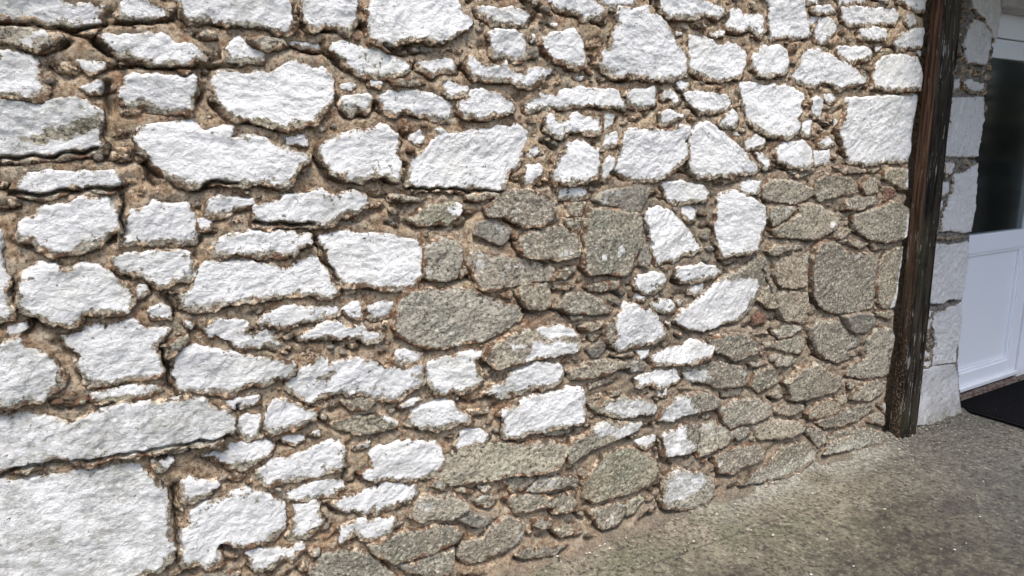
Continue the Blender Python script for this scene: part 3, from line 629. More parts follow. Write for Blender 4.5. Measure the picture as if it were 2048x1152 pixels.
B3 d 1540,750 1640,690 1760,720 1770,750 1700,790 1620,795
B3 b 900,930 1000,880 1160,820 1400,790 1540,800 1590,850 1540,900 1400,960 1280,1010 1080,1050 1000,1020 930,980
B3 b 1100,1080 1200,1040 1400,980 1520,940 1520,1040 1480,1120 1320,1150 1180,1130
B3 b 560,1000 700,950 820,950 920,990 1000,1060 1120,1150 1060,1230 500,1230 480,1130
B3 w 40,990 100,950 200,960 330,970 440,915 455,960 400,990 300,1010 240,1060 150,1100 100,1080 60,1020
B3 b 480,1000 540,940 600,950 580,1010 510,1030
B3 b 410,1080 460,1050 480,1110 430,1120
A3 v -150,20 100,0 330,20 520,60 700,-30 860,-70 1000,-80 1200,-100 1340,-130 1460,-120 1480,-50 1600,-40 1660,30 1640,110 1560,170 1500,190 1400,200 1280,205 1180,240 1030,270 920,290 850,280 800,300 700,310 560,330 420,310 350,310 280,370 180,400 80,395 0,400 -150,400
A3 v -150,480 40,480 200,465 420,430 640,400 850,370 990,370 1060,420 1100,490 1180,560 1205,650 1195,780 1190,880 1240,920 1240,960 1200,1010 1100,1080 980,1130 860,1180 800,1250 -150,1250
A3 b 1060,340 1110,310 1240,300 1250,340 1180,410 1120,430 1080,390
+P 1130,330 1220,310 1240,340 1180,390 1140,370
A3 r 1150,470 1240,455 1250,500 1220,550 1180,520
A3 w 1290,490 1350,455 1420,475 1540,480 1560,510 1480,560 1400,590 1345,615 1310,570
A3 w 1460,300 1520,280 1600,300 1640,200 1720,210 1800,190 1940,190 1960,220 1900,300 1800,340 1650,365 1600,330
A3 w 1350,700 1460,620 1600,610 1640,570 1760,525 1880,550 1960,600 2030,640 2035,760 2000,820 1960,860 1860,900 1720,930 1600,920 1560,980 1570,1050 1490,1080 1400,1040 1340,1070 1310,1040 1300,960 1285,850 1350,800
A3 k 1270,730 1350,720 1360,780 1320,810 1270,790
A3 k 1320,1090 1400,1050 1450,1080 1420,1115 1340,1120
A3 b 1430,1150 1600,1110 1700,1130 1660,1180 1440,1200
A3 w 1210,250 1330,240 1340,260 1250,275
T q 685,200 720,110 780,130 830,200 820,300 800,370 740,360 690,360 670,250
T q 730,-30 725,40 790,110 830,180 852,240 868,160 880,92 884,-30
T w 612,460 650,450 650,500 612,515
T w 665,470 700,455 785,480 780,520 720,520 680,500
D0 q 1810,700 1950,690 2045,690 2040,860 2020,1000 2010,1110 1900,1115 1760,1110 1790,900
D1 w 1760,150 1830,165 1800,230 1760,250
D1 w 1750,300 1800,290 1790,370 1740,400
D1 q 1820,250 1900,230 1995,170 1990,300 1980,450 1950,650 1900,660 1800,640 1735,650 1745,530 1790,420 1820,340
D1 w 1715,450 1750,420 1740,480 1715,520
D1 q 1690,740 1800,750 1930,725 1930,900 1905,1070 1880,1140 1790,1135 1740,1170 1640,1160 1650,1000
D1 b 1700,690 1780,680 1880,680 1920,690 1870,705 1720,715
D2 q 1690,240 1760,220 1890,165 1880,350 1840,520 1835,590 1740,600 1670,610 1680,520 1700,430 1670,340
D2 w 1630,220 1690,215 1660,260 1625,265
D2 w 1620,290 1680,270 1660,350 1610,370
D2 w 1600,500 1660,520 1650,550 1600,555
D2 w 1600,570 1660,590 1640,620 1600,610
D2 p 1570,650 1700,610 1840,600 1865,700 1865,850 1875,970 1870,1000 1700,1030 1540,1040 1545,900
"""
stones = []
for ln in SURVEY.strip().splitlines():
    a = ln.split()
    if a[0] in ('+P', '+H'):
        o = stones[-1]['org']; pts = [(o[0]+float(p.split(',')[0])*o[2], o[1]+float(p.split(',')[1])*o[2]) for p in a[1:]]
        stones[-1][a[0][1]].append(np.array(pts)); continue
    o = ORG[a[0]]; pts = np.array([(o[0]+float(p.split(',')[0])*o[2], o[1]+float(p.split(',')[1])*o[2]) for p in a[2:]])
    stones.append(dict(org=o, k={'v': 'w'}.get(a[1], a[1]), dirt=float(a[1] == 'v'), px=pts, P=[], H=[], real=True))
# the wall runs on past the frame: more stones of the same sort beyond its left, top and bottom edges
extra = []
for s in stones:
    x0, y0 = s['px'].min(0); x1, y1 = s['px'].max(0)
    if s['k'] in 'qp' or x1 > 1850: fx = None
    else: fx = True
    if fx and x0 > 2 and x1 < 560: extra.append(dict(s, px=s['px']*[-1, 1]-[6, 0], P=[p*[-1, 1]-[6, 0] for p in s['P']], H=[p*[-1, 1]-[6, 0] for p in s['H']], real=False))
    if fx and y0 > 2 and y1 < 470: extra.append(dict(s, px=s['px']*[1, -1]-[0, 6], P=[p*[1, -1]-[0, 6] for p in s['P']], H=[p*[1, -1]-[0, 6] for p in s['H']], real=False))
    if fx and x1 < 760 and y0 > 800 and y1 < 1148: extra.append(dict(s, px=s['px']*[1, -1]+[0, 2310], P=[p*[1, -1]+[0, 2310] for p in s['P']], H=[p*[1, -1]+[0, 2310] for p in s['H']], real=False))
stones += extra

def sdf(poly, X, Z):
    """signed distance, positive inside"""
    n = len(poly); d = np.full(X.shape, 1e9); ins = np.zeros(X.shape, bool)
    for i in range(n):
        a = poly[i]; b = poly[(i+1) % n]; e = b-a; L = e@e+1e-12
        t = np.clip(((X-a[0])*e[0]+(Z-a[1])*e[1])/L, 0, 1)
        d = np.minimum(d, (X-a[0]-e[0]*t)**2+(Z-a[1]-e[1]*t)**2)
        c = ((a[1] > Z) != (b[1] > Z))
        if abs(e[1]) > 1e-12: ins ^= c & (X < (Z-a[1])*e[0]/e[1]+a[0])
    d = np.sqrt(d); return np.where(ins, d, -d)
corner = lambda z: np.interp(z, [0, .146, .326, .6, .85, 1.2, 1.43, 1.72, 2.11], [4.224, 4.19, 4.128, 4.106, 4.104, 4.094, 4.070, 4.086, 4.112])      # the wall's arris at the doorway

# overall bow of the wall face
def bow(X, Z): return .010*pn(X*1.3, Z*1.6, 3)

# open black crevices where the mortar has fallen out: polylines and half-width
CREV = '''8 212,165 224,225|8 290,325 310,372|5 246,392 248,470|3 627,462 648,520 680,565|6 349,985 358,1100|5 323,700 345,780|5 1292,438 1306,494
6 1185,370 1205,373|6 1225,345 1238,350|5 688,940 694,963|4 910,1095 913,1126|5 1157,960 1161,974|4 1148,985 1151,1011|6 1047,622 1078,626
4 966,729 980,734|3 1221,715 1255,720|4 1704,446 1706,460|8 1845,25 1866,56|8 1844,121 1855,149|6 770,93 815,112|3 587,14 592,39
5 1182,110 1188,140|4 1348,169 1362,183|4 405,381 422,364 478,370|4 17,388 90,390 170,378 250,376|6 444,1098 478,1109|3 478,813 475,852
4 508,449 625,449|3 820,376 1009,384|3 0,42 84,51 157,60 231,46 351,40|3 0,317 112,311 194,298|3 239,131 366,136 478,129
3 0,949 84,932 197,918 337,897 461,870|4 1316,886 1326,920|5 1775,700 1788,790|3 1525,540 1545,585|3 1610,655 1627,706|4 335,590 352,640'''
CS = []
for c_ in CREV.replace(chr(10), '|').split('|'):
    q_ = c_.split(); pp = [onwall(*map(float, v_.split(','))) for v_ in q_[1:]]
    for a_, b_ in zip(pp[:-1], pp[1:]): CS.append((float(q_[0])*.00095, a_, b_))
def carve(X, Z):
    out = np.zeros(X.shape); x0, x1, z0, z1 = X.min()-.03, X.max()+.03, Z.min()-.03, Z.max()+.03
    Xw = X+.008*pn(X*28, Z*28, 6); Zw = Z+.008*pn(X*28, Z*28, 16)
    for w_, a, b in CS:
        if max(a[0], b[0]) < x0 or min(a[0], b[0]) > x1 or max(a[1], b[1]) < z0 or min(a[1], b[1]) > z1: continue
        e = b-a; t = np.clip(((Xw-a[0])*e[0]+(Zw-a[1])*e[1])/(e@e+1e-9), 0, 1)
        d = np.hypot(Xw-a[0]-e[0]*t, Zw-a[1]-e[1]*t); out = np.maximum(out, np.exp(-(d/w_)**2))
    return out
MG0 = dict(x0=-1.0, z1=2.7, st=.006)
mx = np.arange(MG0['x0'], 4.26, MG0['st']); mz = np.arange(-.05, MG0['z1'], MG0['st'])
MX, MZ = np.meshgrid(mx, mz)
cover = np.zeros(MX.shape, np.float32)       # where stone stands, for shaping the mortar
sd_all = np.full(MX.shape, -.2, np.float32)
built = []
def build(si, s):
    if 'uv' not in s: s['uv'] = np.array([onwall(*p) for p in s['px']])
    k = s['k']
    if s['uv'][:, 1].max() < .02 or s['uv'][:, 1].min() > 2.68 or s['uv'][:, 0].min() < -.98: return
    uv = s['uv']; big = math.sqrt(abs(np.ptp(uv[:, 0])*np.ptp(uv[:, 1])))
    grow = {'w': .0135, 'q': .010, 'p': .002}.get(k, .0085)
    if big < .06: grow *= .6
    st = .0031 if uv[:, 0].mean() < 2.2 else .0044
    if not s['real']: st = s.get('st', .007)
    if k in 'qp': st = .005
    lo = uv.min(0)-.03; hi = uv.max(0)+.03
    if lo[1] < -.03: lo[1] = -.03
    gx = np.arange(lo[0], hi[0], st); gz = np.arange(lo[1], hi[1], st); X, Z = np.meshgrid(gx, gz)
    if X.size == 0: return
    sd0 = si*1.37
    wa = .0105 if k not in 'qp' else .004
    if big < .08: wa *= .55
    if k in 'w': wx = fbm(X, Z, 24, 5, sd0, .62)*wa*1.3; wz = fbm(X, Z, 24, 5, sd0+40, .62)*wa*1.3
    else: wx = fbm(X, Z, 16, 4, sd0)*wa; wz = fbm(X, Z, 16, 4, sd0+40)*wa
    d = sdf(uv, X+wx, Z+wz)
    if k in 'w':      # a rim of unpainted stone, thicker along the underside
        cz = uv[:, 1].mean(); low = np.clip((cz-Z)/(.5*np.ptp(uv[:, 1])+1e-6), -1, 1)
        ed = d+grow*(1+.6*low)+.014*fbm(X, Z, 15, 4, sd0+9)
    else: ed = d+grow
    cz = uv[:, 1].mean(); r = np.random.RandomState(si+11)
    Hh = (.014+.014*r.rand())*(.55+.45*min(1, big/.25))
    if k in 'k': Hh *= .55
    if k in 'bd': Hh += .005
    if k == 'q': Hh = .017
    if k == 'p': Hh = .012
    wdt = .005+.006*r.rand() if k not in 'bkr' else .007+.010*r.rand()
    wdt = min(wdt, max(.006, ed.max()*.8))
    if k in 'wbd': wdt = wdt*np.clip(1-.55*np.clip((uv[:, 1].mean()-Z)/(.5*np.ptp(uv[:, 1])+1e-6), -1, 1), .4, 1.5)
    t = np.clip(ed/wdt, 0, 1); prof = .55*np.sqrt(1-(1-t)**2)+.45*t**.8
    tx, tz = (r.rand(2)-.5)*(.10, .16)
    if k in 'qp': tx = tz = 0
    cx = uv[:, 0].mean()
    face = tx*(X-cx)+tz*(Z-cz)
    am = 1.0 if k not in 'p' else .5
    ang = -.5+1.5*r.rand(); Xr = X*math.cos(ang)+Z*math.sin(ang); Zr = -X*math.sin(ang)+Z*math.cos(ang)
    rel = .007*fbm(X, Z, 7, 2, sd0+3)+.0055*fbm(Xr*.75, Zr*1.2, 16, 3, sd0+5)+.0012*ridge(Xr*.6, Zr*1.3, 21, sd0+5)+.0034*fbm(Xr*.9, Zr*1.15, 50, 4, sd0+7, .72)
    if k in 'q': rel = .004*fbm(X, Z, 7, 2, sd0+3)+.0035*ridge(Xr, Zr, 19, sd0+5)*.5+.0095*fbm(Xr, Zr, 30, 5, sd0+7, .7)
    h = -.014+(Hh+.014)*prof+face*t+am*rel*(.35+.65*t)
    h = np.where(ed < 0, -.014+ed*2.5, h)
    if k in 'p': h = h+.020*np.exp(-np.clip(Z, 0, 9)/.07)
    h = h-.045*carve(X, Z)
    Y = bow(X, Z)-h
    # the old end of the left-hand wall rounds back beside the post
    if k not in 'qp' and cx < 3.6: Y = Y+.085*np.clip((X-3.41)/.11, 0, 1)**2
    if cx > 3.6: Y = Y+.010
    keep = ed > -.010
    if k in 'qpw' and cx > 3.7: keep &= X < corner(Z)+.006
    fi = grid_faces(*X.shape); kf = keep.ravel()[fi].all(1); fi = fi[kf]
    if not len(fi): return
    used = np.unique(fi); remap = -np.ones(X.size, int); remap[used] = np.arange(len(used)); fi = remap[fi]
    V = np.stack([X.ravel()[used], Y.ravel()[used], Z.ravel()[used]], 1)
    if k in 'w': pd = d
    elif k == 'q': pd = d+.004
    else: pd = np.full(X.shape, -.2)
    for p in s['P']: pd = np.maximum(pd, sdf(np.array([onwall(*q) for q in p]), X+wx*1.5, Z+wz*1.5))
    for p in s['H']: pd = np.minimum(pd, -sdf(np.array([onwall(*q) for q in p]), X+wx*1.5, Z+wz*1.5))
    u = lambda a: a.ravel()[used]
    at = dict(dirt=np.full(len(used), max(s['dirt'], 1.7 if s['P'] and k in 'bd' and cx > 1.6 and cz < .8 else 0.)), pd=u(pd), ed=u(ed), tone=np.full(len(used), r.rand()), brown=np.full(len(used), 1. if k == 'k' else 0.), dark=np.full(len(used), 1. if k == 'd' else 0.), red=np.full(len(used), .8 if k == 'r' else 0.))
    pc = np.clip(s['px'], 0, [2048, 1152]); A = abs(np.dot(pc[:, 0], np.roll(pc[:, 1], 1))-np.dot(pc[:, 1], np.roll(pc[:, 0], 1)))/2 if s['real'] else 0
    built.append(dict(V=V, F=fi[:, ::-1] if False else fi, at=at, A=A, k=k, P=len(s['P']), H=len(s['H'])))
    # register with the mortar grid
    i0, i1 = np.searchsorted(mx, [lo[0], hi[0]]); j0, j1 = np.searchsorted(mz, [lo[1], hi[1]])
    if i1 > i0 and j1 > j0:
        dd = sdf(uv, MX[j0:j1, i0:i1], MZ[j0:j1, i0:i1])+grow; sd_all[j0:j1, i0:i1] = np.maximum(sd_all[j0:j1, i0:i1], dd)

for si, s in enumerate(stones): build(si, s)
# chips and pinnings pressed into the joints
rp = np.random.RandomState(21); sd0_all = sd_all.copy(); cnt = 0
for t_ in range(16000):
    x = rp.uniform(-.4, 4.1); z = rp.uniform(.06, 2.3)
    g_ = -sd0_all[min(len(mz)-1, np.searchsorted(mz, z)), min(len(mx)-1, np.searchsorted(mx, x))]
    if g_ < .005 or (3.36 < x < 3.72): continue
    a_ = min(.028, g_*rp.uniform(.9, 1.7)); b_ = a_*rp.uniform(.4, .8); th_ = rp.normal(0, .3); n_ = rp.randint(5, 8)
    q = np.linspace(0, 2*math.pi, n_, endpoint=False)+rp.rand(); rr = rp.uniform(.65, 1.1, n_)
    px_ = a_*rr*np.cos(q); pz_ = b_*rr*np.sin(q)
    uv_ = np.stack([x+px_*math.cos(th_)-pz_*math.sin(th_), z+px_*math.sin(th_)+pz_*math.cos(th_)], 1)
    build(1000+t_, dict(uv=uv_, px=np.zeros((3, 2)), P=[], H=[], real=False, dirt=0., st=.0036, k=rp.choice(list('kkkkbbd'))))
    i0 = np.searchsorted(mx, [x-a_, x+a_]); j0 = np.searchsorted(mz, [z-b_, z+b_]); sd0_all[j0[0]:j0[1]+1, i0[0]:i0[1]+1] = 0
    cnt += 1
    if cnt > 1100: break

wall = empty('stone_wall', (0, 0, 0), 'rubble stone wall with flaking white limewash over brown mortar joints, bare grey towards the foot', 'wall')
order = sorted(range(len(built)), key=lambda i: -built[i]['A'])
main = [i for i in order if built[i]['k'] not in 'qp'][:100]
corners = [i for i in order if built[i]['k'] in 'qp']
rest = [i for i in range(len(built)) if i not in set(main) and i not in set(corners)]
for i in main:
    b = built[i]; o = mesh_obj('stone', b['V'], b['F'], MS, wall, attrs=b['at'])
    if b['k'] == 'w': o['label'] = 'whitewashed stone with chipped paint at its rim'
    elif b['k'] == 'd': o['label'] = 'bare dark grey stone'
    elif b['P']: o['label'] = 'grey stone with patches of old whitewash'
    else: o['label'] = 'bare speckled grey brown stone'
for i in corners:
    b = built[i]; mesh_obj('corner_stone' if b['k'] == 'q' else 'plinth', b['V'], b['F'], MS if b['k'] == 'q' else MR, wall, attrs=b['at'])
V = []; Fq = []; at = {k: [] for k in built[0]['at']}; off = 0
for i in rest:
    b = built[i]; V.append(b['V']); Fq.append(b['F']+off); off += len(b['V'])
    for k in at: at[k].append(b['at'][k])
o = mesh_obj('small_stones', np.concatenate(V), np.concatenate(Fq), MS, wall, attrs={k: np.concatenate(v) for k, v in at.items()})
tag(o, 'small stones packed between the larger ones', kind='stuff')

# ------------------------------------------------------------------ mortar between them
def blur(a, n):
    k = np.ones(n)/n
    for _ in range(2):
        a = np.apply_along_axis(lambda r: np.convolve(np.pad(r, n//2, 'edge'), k, 'valid'), 0, a)
        a = np.apply_along_axis(lambda r: np.convolve(np.pad(r, n//2, 'edge'), k, 'valid'), 1, a)
    return a
mask = (sd_all > 0).astype(float); bl = blur(mask, 3)
dz = np.zeros_like(bl); dz[1:-1] = (bl[2:]-bl[:-2])            # >0 where a stone sits just above
gap = np.clip(-sd_all, 0, .06)
mh = .0060+.006*fbm(MX, MZ, 11, 4, 60)+.0045*fbm(MX, MZ, 38, 4, 61, .7)+.003*ridge(MX, MZ, 33, 63)*.5
mh += np.clip(gap/.03, 0, 1)*.006
mh += .004*ridge(MX*.8, MZ*1.2, 14, 65)*.5
mh -= np.clip(dz, 0, .8)*.030                                  # raked out hollow under each stone
mh += np.clip(-dz, 0, .6)*.005                                 # mortar banked up on its top edge
mh -= .045*np.clip(pn(MX*5, MZ*7, 71)*3+.3, 0, 1)*np.clip(dz*2.5, 0, 1)**1.5
mh -= .045*carve(MX, MZ)
mh -= .022*np.clip((sd_all-.018)/.014, 0, 1)                   # the joints never ride over a stone's face
mh += .0018*fbm(MX, MZ, 90, 2, 77)
skirt = np.exp(-np.clip(MZ, 0, 9)/.040)*(.050+.02*fbm(MX, MZ, 7, 3, 80))*np.clip((4.3-MX)/.3, 0, 1)
mh = mh+np.where(MX < 3.50, skirt, skirt*.45)
MY = bow(MX, MZ)-mh
MY += .13*np.clip((MX-3.42)/.10, 0, 1)**2*np.clip((3.70-MX)/.08, 0, 1)     # recess behind the post
MY += np.where(MX > 3.66, .010, 0)
cx = corner(MZ); Xp = np.minimum(MX, cx)
ncol = 12; back = np.linspace(.012, .17, ncol)
RX = np.repeat(cx[:, -1:], ncol, 1)+.004*fbm(np.tile(back, (len(mz), 1))+9, np.tile(mz[:, None], (1, ncol)), 20, 3, 90)
RY = np.tile(back, (len(mz), 1)); RZ = np.tile(mz[:, None], (1, ncol))
XA = np.concatenate([Xp, RX], 1); YA = np.concatenate([np.where(MX > cx, .012, MY), RY], 1); ZA = np.concatenate([MZ, RZ], 1)
mesh_obj('mortar', np.stack([XA.ravel(), YA.ravel(), ZA.ravel()], 1), grid_faces(*XA.shape), MM, wall)

# ------------------------------------------------------------------ lintel over the doorway and the wall beyond it
def slab(name, x0, x1, z0, z1, y, depth, mat, parent, st=.012, amp=.004, seed=0):
    gx = np.arange(x0, x1+st, st); gz = np.arange(z0, z1+st, st); X, Z = np.meshgrid(gx, gz)
    e = np.minimum(np.minimum(X-x0, x1-X), np.minimum(Z-z0, z1-Z)); rr = .012
    t = np.clip(e/rr, 0, 1); Y = y+rr*(1-np.sqrt(1-(1-t)**2))-amp*fbm(X, Z, 9, 4, seed)-.3*amp*fbm(X, Z, 50, 3, seed+4)
    n1 = X.size; V = [np.stack([X.ravel(), Y.ravel(), Z.ravel()], 1)]; Fs = [grid_faces(*X.shape)]
    nr, nc = X.shape; idx = np.arange(n1).reshape(nr, nc)
    ring = np.concatenate([idx[0, :], idx[1:, -1], idx[-1, -2::-1], idx[-2:0:-1, 0]])
    base = V[0][ring].copy(); base[:, 1] = y+depth; V.append(base); m = len(ring); a = np.arange(m); b = (a+1) % m
    Fs.append(np.stack([ring[a], n1+a, n1+b, ring[b]], 1))
    return mesh_obj(name, np.concatenate(V), np.concatenate(Fs), mat, parent)
slab('lintel', 4.145, 5.9, 2.165, 2.7, -.004, .22, MR, wall, seed=4)
slab('jamb', 5.26, 5.9, -.02, 2.165, -.004, .3, MR, wall, seed=6)

# ------------------------------------------------------------------ ground
def axis(a, b, st, far):
    c = list(np.arange(a, b, st)); s = st
    x = c[0]; L = []
    while x > -far: s *= 1.35; x -= s; L.append(x)
    s = st; x = c[-1]; R = []
    while x < far: s *= 1.35; x += s; R.append(x)
    return np.array(L[::-1]+c+R)
gx = axis(.6, 5.4, .009, 60); gy = axis(-1.7, .05, .009, 60); X, Y = np.meshgrid(gx, gy)
nearm = np.exp(-np.clip(np.hypot(X-3, Y+.6)-3, 0, 99)/2)
crack = -.214-.046*(X-1.6)+.012*pn(X*4, X*0+2, 5)+.004*pn(X*22, X*0+2, 6)
cd_ = Y-crack
Z = nearm*(.006*fbm(X, Y, 2.2, 3, 100)+.0022*fbm(X, Y, 18, 4, 101)+.0012*fbm(X, Y, 70, 3, 102))
Z += .005/(1+np.exp(-np.clip(cd_/.008, -40, 40)))*np.clip((3.3-X)/.4, 0, 1)*np.clip((X-.2), 0, 1)-.003*np.exp(-(cd_/.004)**2)*np.clip((3.0-X)/.5, 0, 1)*nearm
# rough cement fillet where slab meets wall
Z += np.where((X > -1) & (X < 4.25), np.clip(.026*np.exp(-np.clip(-Y, 0, 9)/.045)*(1+.8*fbm(X, Y, 12, 3, 103)), 0, .05), 0)
Z = np.where(Y > .03, -.01, Z)
g = mesh_obj('ground', np.stack([X.ravel(), Y.ravel(), Z.ravel()], 1), grid_faces(*X.shape), MG); tag(g, kind='structure')

# paint flakes fallen on the slab
rf = np.random.RandomState(9); V = []; Fq = []
for i in range(150):
    x = rf.uniform(1.7, 4.9); y = -abs(rf.normal(0, .55))-.04
    if y < -1.6: continue
    r = .0012+.0045*rf.rand()**3+(.004 if i % 37 == 0 else 0); a = rf.rand()*6.28; n = 5; b = len(V)
    for j in range(n):
        q = a+j*6.283/n; rr = r*rf.uniform(.5, 1.2); V.append((x+rr*math.cos(q), y+rr*math.sin(q), .0105+.001*rf.rand()+(.012 if y > -.12 else 0)))
    V.append((x, y, V[-1][2]+.0015))
    for j in range(n): Fq.append((b+j, b+(j+1) % n, b+n))
fo = mesh_obj('paint_flakes', V, Fq, plain('limewash_flake', (.5, .49, .47), .9, .2), smooth=False)
tag(fo, 'tiny white paint flakes scattered over the damp concrete', 'paint flakes', kind='stuff')

# crumbs of mortar and grit gathered along the foot of the wall
V = []; Fq = []; OC = [(1, 0, 0), (-1, 0, 0), (0, 1, 0), (0, -1, 0), (0, 0, 1), (0, 0, -1)]
for i in range(900):
    x = rf.uniform(.8, 4.2); y = -.012-abs(rf.normal(0, .05))-(.35*rf.rand() if i % 4 == 0 else 0); r = .0015+.006*rf.rand()**3.5
    z = .012+.028*math.exp(y/.045)
    b = len(V); rr = [r*rf.uniform(.6, 1.2) for _ in range(6)]; a = rf.rand()*6.28
    for (dx, dy, dz_), q in zip(OC, rr): V.append((x+(dx*math.cos(a)-dy*math.sin(a))*q, y+(dx*math.sin(a)+dy*math.cos(a))*q, z+dz_*q*.7))
    Fq += [(b, b+2, b+4), (b+2, b+1, b+4), (b+1, b+3, b+4), (b+3, b, b+4), (b+2, b, b+5), (b+1, b+2, b+5), (b+3, b+1, b+5), (b, b+3, b+5)]
cm = N('mortar_crumb', .95, .15); cm.color(cm.mix(cm.step(cm.noise(30, 3), .4, .6), (.15, .12, .085), (.50, .43, .33)))
co_ = mesh_obj('mortar_crumbs', V, Fq, cm.m, smooth=False); tag(co_, 'loose mortar crumbs and grit along the foot of the wall', 'grit', kind='stuff')

# ------------------------------------------------------------------ timber post
po = empty('timber_post', (3.64, -.01, 0), 'tall dark weathered timber post fixed against the stone wall beside the doorway', 'post')
def post():
    x0, x1, y0, y1, z0, z1 = 3.549, 3.704, -.046, .012, -.01, 2.75
    zs = np.arange(z0, z1, .012); per = []
    n = 12; r = .006
    pts = [(x0, y1, 1.), *[(x0, y1+(y0+r-y1)*i/8, 1.) for i in range(1, 9)], (x0+r*.3, y0+r*.3, .6), *[(x0+r+(x1-x0-2*r)*i/20, y0, 0.) for i in range(21)], (x1-r*.3, y0+r*.3, 0.), *[(x1, y0+r+(y1-y0-r)*i/8, 0.) for i in range(9)]]
    P = np.array(pts); m = len(P); V = []; sd_ = []
    s = np.arange(m)
    for z in zs:
        lean = -.010*z
        nn = .0035*pn(s*.9, np.full(m, z*1.1), 7)+.0016*pn(s*1.7, np.full(m, z*6), 8)
        edge = .004*max(0, pn(np.array([z*9.]), np.array([1.]), 4)[0])
        cxm = (x0+x1)/2
        xx = P[:, 0]+np.where(P[:, 0] < cxm, 1, -1)*nn*.8+lean; yy = P[:, 1]+nn
        yy = np.where(np.abs(P[:, 2]-.6) < .01, yy+edge, yy)
        V.append(np.stack([xx-3.64, yy+.01, np.full(m, z)], 1)); sd_.append(P[:, 2])
    return mesh_obj('beam', np.concatenate(V), grid_faces(len(zs), m)[:, ::-1], MP, po, attrs=dict(side=np.concatenate(sd_)))
post()
boxes('cap', [(3.50, 3.73, -.06, .055, 2.752, 2.775)], MP, po, .004, off=(3.64, -.01, 0))

# ------------------------------------------------------------------ door in the recess
UP = m_upvc(); dr = empty('door', (4.75, .14, 0), 'white plastic door with dark glass above a solid lower panel', 'door')
O = (4.75, .14, 0); Yd = .12
boxes('frame', [(4.10, 4.19, Yd-.012, .19, .03, 2.165), (5.085, 5.25, Yd-.012, .19, .03, 2.165), (4.19, 5.085, Yd-.012, .19, 2.042, 2.165)], UP, dr, .004, O)
leaf = boxes('leaf', [(4.195, 4.29, Yd, .18, .055, 2.038), (4.975, 5.078, Yd, .18, .055, 2.038), (4.29, 4.975, Yd, .18, .878, .985), (4.29, 4.975, Yd, .18, .055, .165), (4.29, 4.975, Yd, .18, 1.94, 2.038)], UP, dr, .004, O)
boxes('bead', [(4.29, 4.975, Yd+.008, .15, .165, .182), (4.29, 4.975, Yd+.008, .15, .861, .878), (4.29, 4.305, Yd+.008, .15, .182, .861), (4.960, 4.975, Yd+.008, .15, .182, .861)], UP, dr, .003, O)
boxes('panel', [(4.307, 4.958, Yd+.024, .16, .184, .859)], UP, dr, .0, O)
boxes('gasket', [(4.303, 4.962, Yd+.026, .158, .180, .863)], plain('grey_gasket', (.05, .05, .055), .6), dr, .0, O)
gm = N('dark_door_glass', .10, .5); gm.b.inputs['Transmission Weight'].default_value = 1; gm.b.inputs['IOR'].default_value = 1.5; gm.color((.55, .62, .6))
boxes('glass', [(4.29, 4.975, Yd+.024, Yd+.030, .985, 1.94)], gm.m, dr, 0, O)
boxes('weather_bar', [(4.195, 5.078, Yd-.02, Yd-.001, .058, .082)], UP, dr, .004, O)
boxes('seal_shadow', [(4.18, 5.09, .125, .19, .026, .052)], plain('seal_shadow_black', (.015, .015, .016), .6), dr, .002, O)  # seal strip, coloured near-black to carry the shadow gap under the door
slab('threshold', 4.13, 5.26, -.03, .030, .088, .12, m_sill(), None, st=.01, amp=.004, seed=8)
th = bpy.data.objects['threshold']; th.parent = dr; th.location = (-4.75, -.14, 0)
# threshold top
tx = np.arange(4.13, 5.27, .012); ty = np.arange(.09, .21, .012); X, Y = np.meshgrid(tx, ty)
Z = .030+.003*fbm(X, Y, 14, 4, 5)
mesh_obj('sill', np.stack([X.ravel()-4.75, Y.ravel()-.14, Z.ravel()], 1), grid_faces(*X.shape), m_sill(), dr)
# the hall behind the glass, its unlit dimness put into a near-black colour
DK = plain('hall_dimness', (.014, .017, .016), .9, .2)
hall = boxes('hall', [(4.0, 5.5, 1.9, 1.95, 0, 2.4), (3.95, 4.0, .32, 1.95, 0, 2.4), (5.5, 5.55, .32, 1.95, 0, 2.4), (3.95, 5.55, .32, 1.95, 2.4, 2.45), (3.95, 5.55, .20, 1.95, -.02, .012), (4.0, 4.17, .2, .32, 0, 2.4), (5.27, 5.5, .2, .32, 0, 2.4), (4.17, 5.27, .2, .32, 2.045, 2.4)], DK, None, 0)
tag(hall, 'dark entrance hall seen dimly through the door glass', 'hallway')

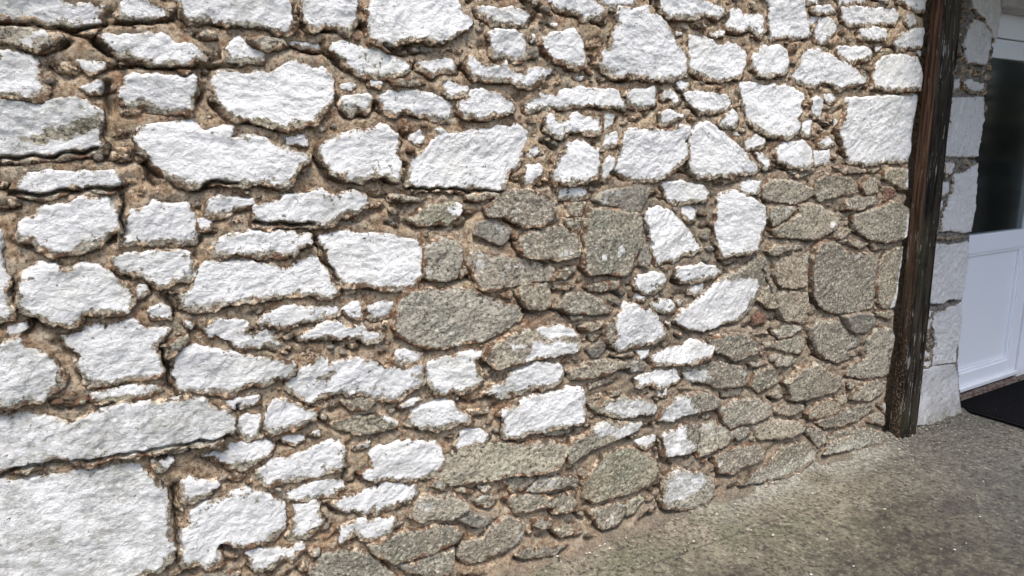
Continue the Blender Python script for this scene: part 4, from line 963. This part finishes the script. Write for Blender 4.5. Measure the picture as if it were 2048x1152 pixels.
# ------------------------------------------------------------------ doormat
mt = empty('doormat', (4.72, -.17, .012), 'black ribbed rubber doormat lying on the concrete in front of the door', 'doormat')
rm = N('black_rubber', .9, .1); rm.color(rm.mix(rm.step(add(rm, rm.noise(90, 5, .8), mul(rm, rm.noise(5, 3), .12)), 0.66, .78), (.006, .006, .007), (.075, .07, .06))); rm.bump(rm.noise(120, 4), .002); RB = rm.m
boxes('backing', [(4.262, 5.30, -.60, .082, .010, .020)], RB, mt, .003, (4.72, -.17, .012))
ribs = [(x, x+.010, -.585, .07, .019, .026) for x in np.arange(4.28, 5.285, .020)]
boxes('ribs', ribs, RB, mt, .002, (4.72, -.17, .012))

# ------------------------------------------------------------------ unseen hedge, added to darken the door glass reflection and block some sky
hd = empty('hedge', (7.9, -4.2, 0), 'unseen dark green hedge added beyond the end of the slab for the door glass to reflect', 'hedge')
hn = 20000; rh = np.random.RandomState(3)
P = np.stack([rh.uniform(-.9, .9, hn), rh.uniform(-5.5, 5.0, hn), rh.rand(hn)**.8*3.9], 1)
P[:, 0] = np.sign(P[:, 0])*(.9-.55*rh.rand(hn)**2)*(1+.12*pn(P[:, 1], P[:, 2], 4))
P[:, 2] *= 1+.08*pn(P[:, 1]*1.3, P[:, 0], 6)
A = rh.normal(size=(hn, 3)); A /= np.linalg.norm(A, axis=1)[:, None]; B = np.cross(A, rh.normal(size=(hn, 3))); B /= np.linalg.norm(B, axis=1)[:, None]
sz = rh.uniform(.03, .07, hn)[:, None]
V = np.stack([P-A*sz, P+B*sz*.5, P+A*sz, P-B*sz*.5], 1).reshape(-1, 3)
lf = N('hedge_leaf', .6, .3); lf.color(lf.mix(lf.step(lf.noise(3, 4), .35, .65), (.008, .014, .008), (.02, .04, .018)))
mesh_obj('foliage', V, np.arange(hn*4).reshape(-1, 4), lf.m, hd, smooth=False)
boxes('stems', [(-.3+.0, .3, -5.2+i*.5, -5.2+i*.5+.08, 0, 2.4) for i in range(21)], plain('hedge_bark', (.05, .04, .03), .9), hd, .01)

# unseen flat canopy, added above the frame to shade the doorway end
cn = empty('shade_canopy', (4.78, 0, 2.45), 'unseen flat grey canopy added above the doorway to shade the door and corner stones', 'canopy')
boxes('shade_slab', [(3.25, 6.3, -1.15, .0, 2.46, 2.54)], MR, cn, .006, (4.78, 0, 2.45))
boxes('shade_fascia', [(3.23, 6.32, -1.175, -1.15, 2.43, 2.56)], UP, cn, .004, (4.78, 0, 2.45))
for bx_ in (3.9, 6.1): boxes('shade_bracket', [(bx_, bx_+.05, -.7, -.002, 2.40, 2.458)], UP, cn, .004, (4.78, 0, 2.45))
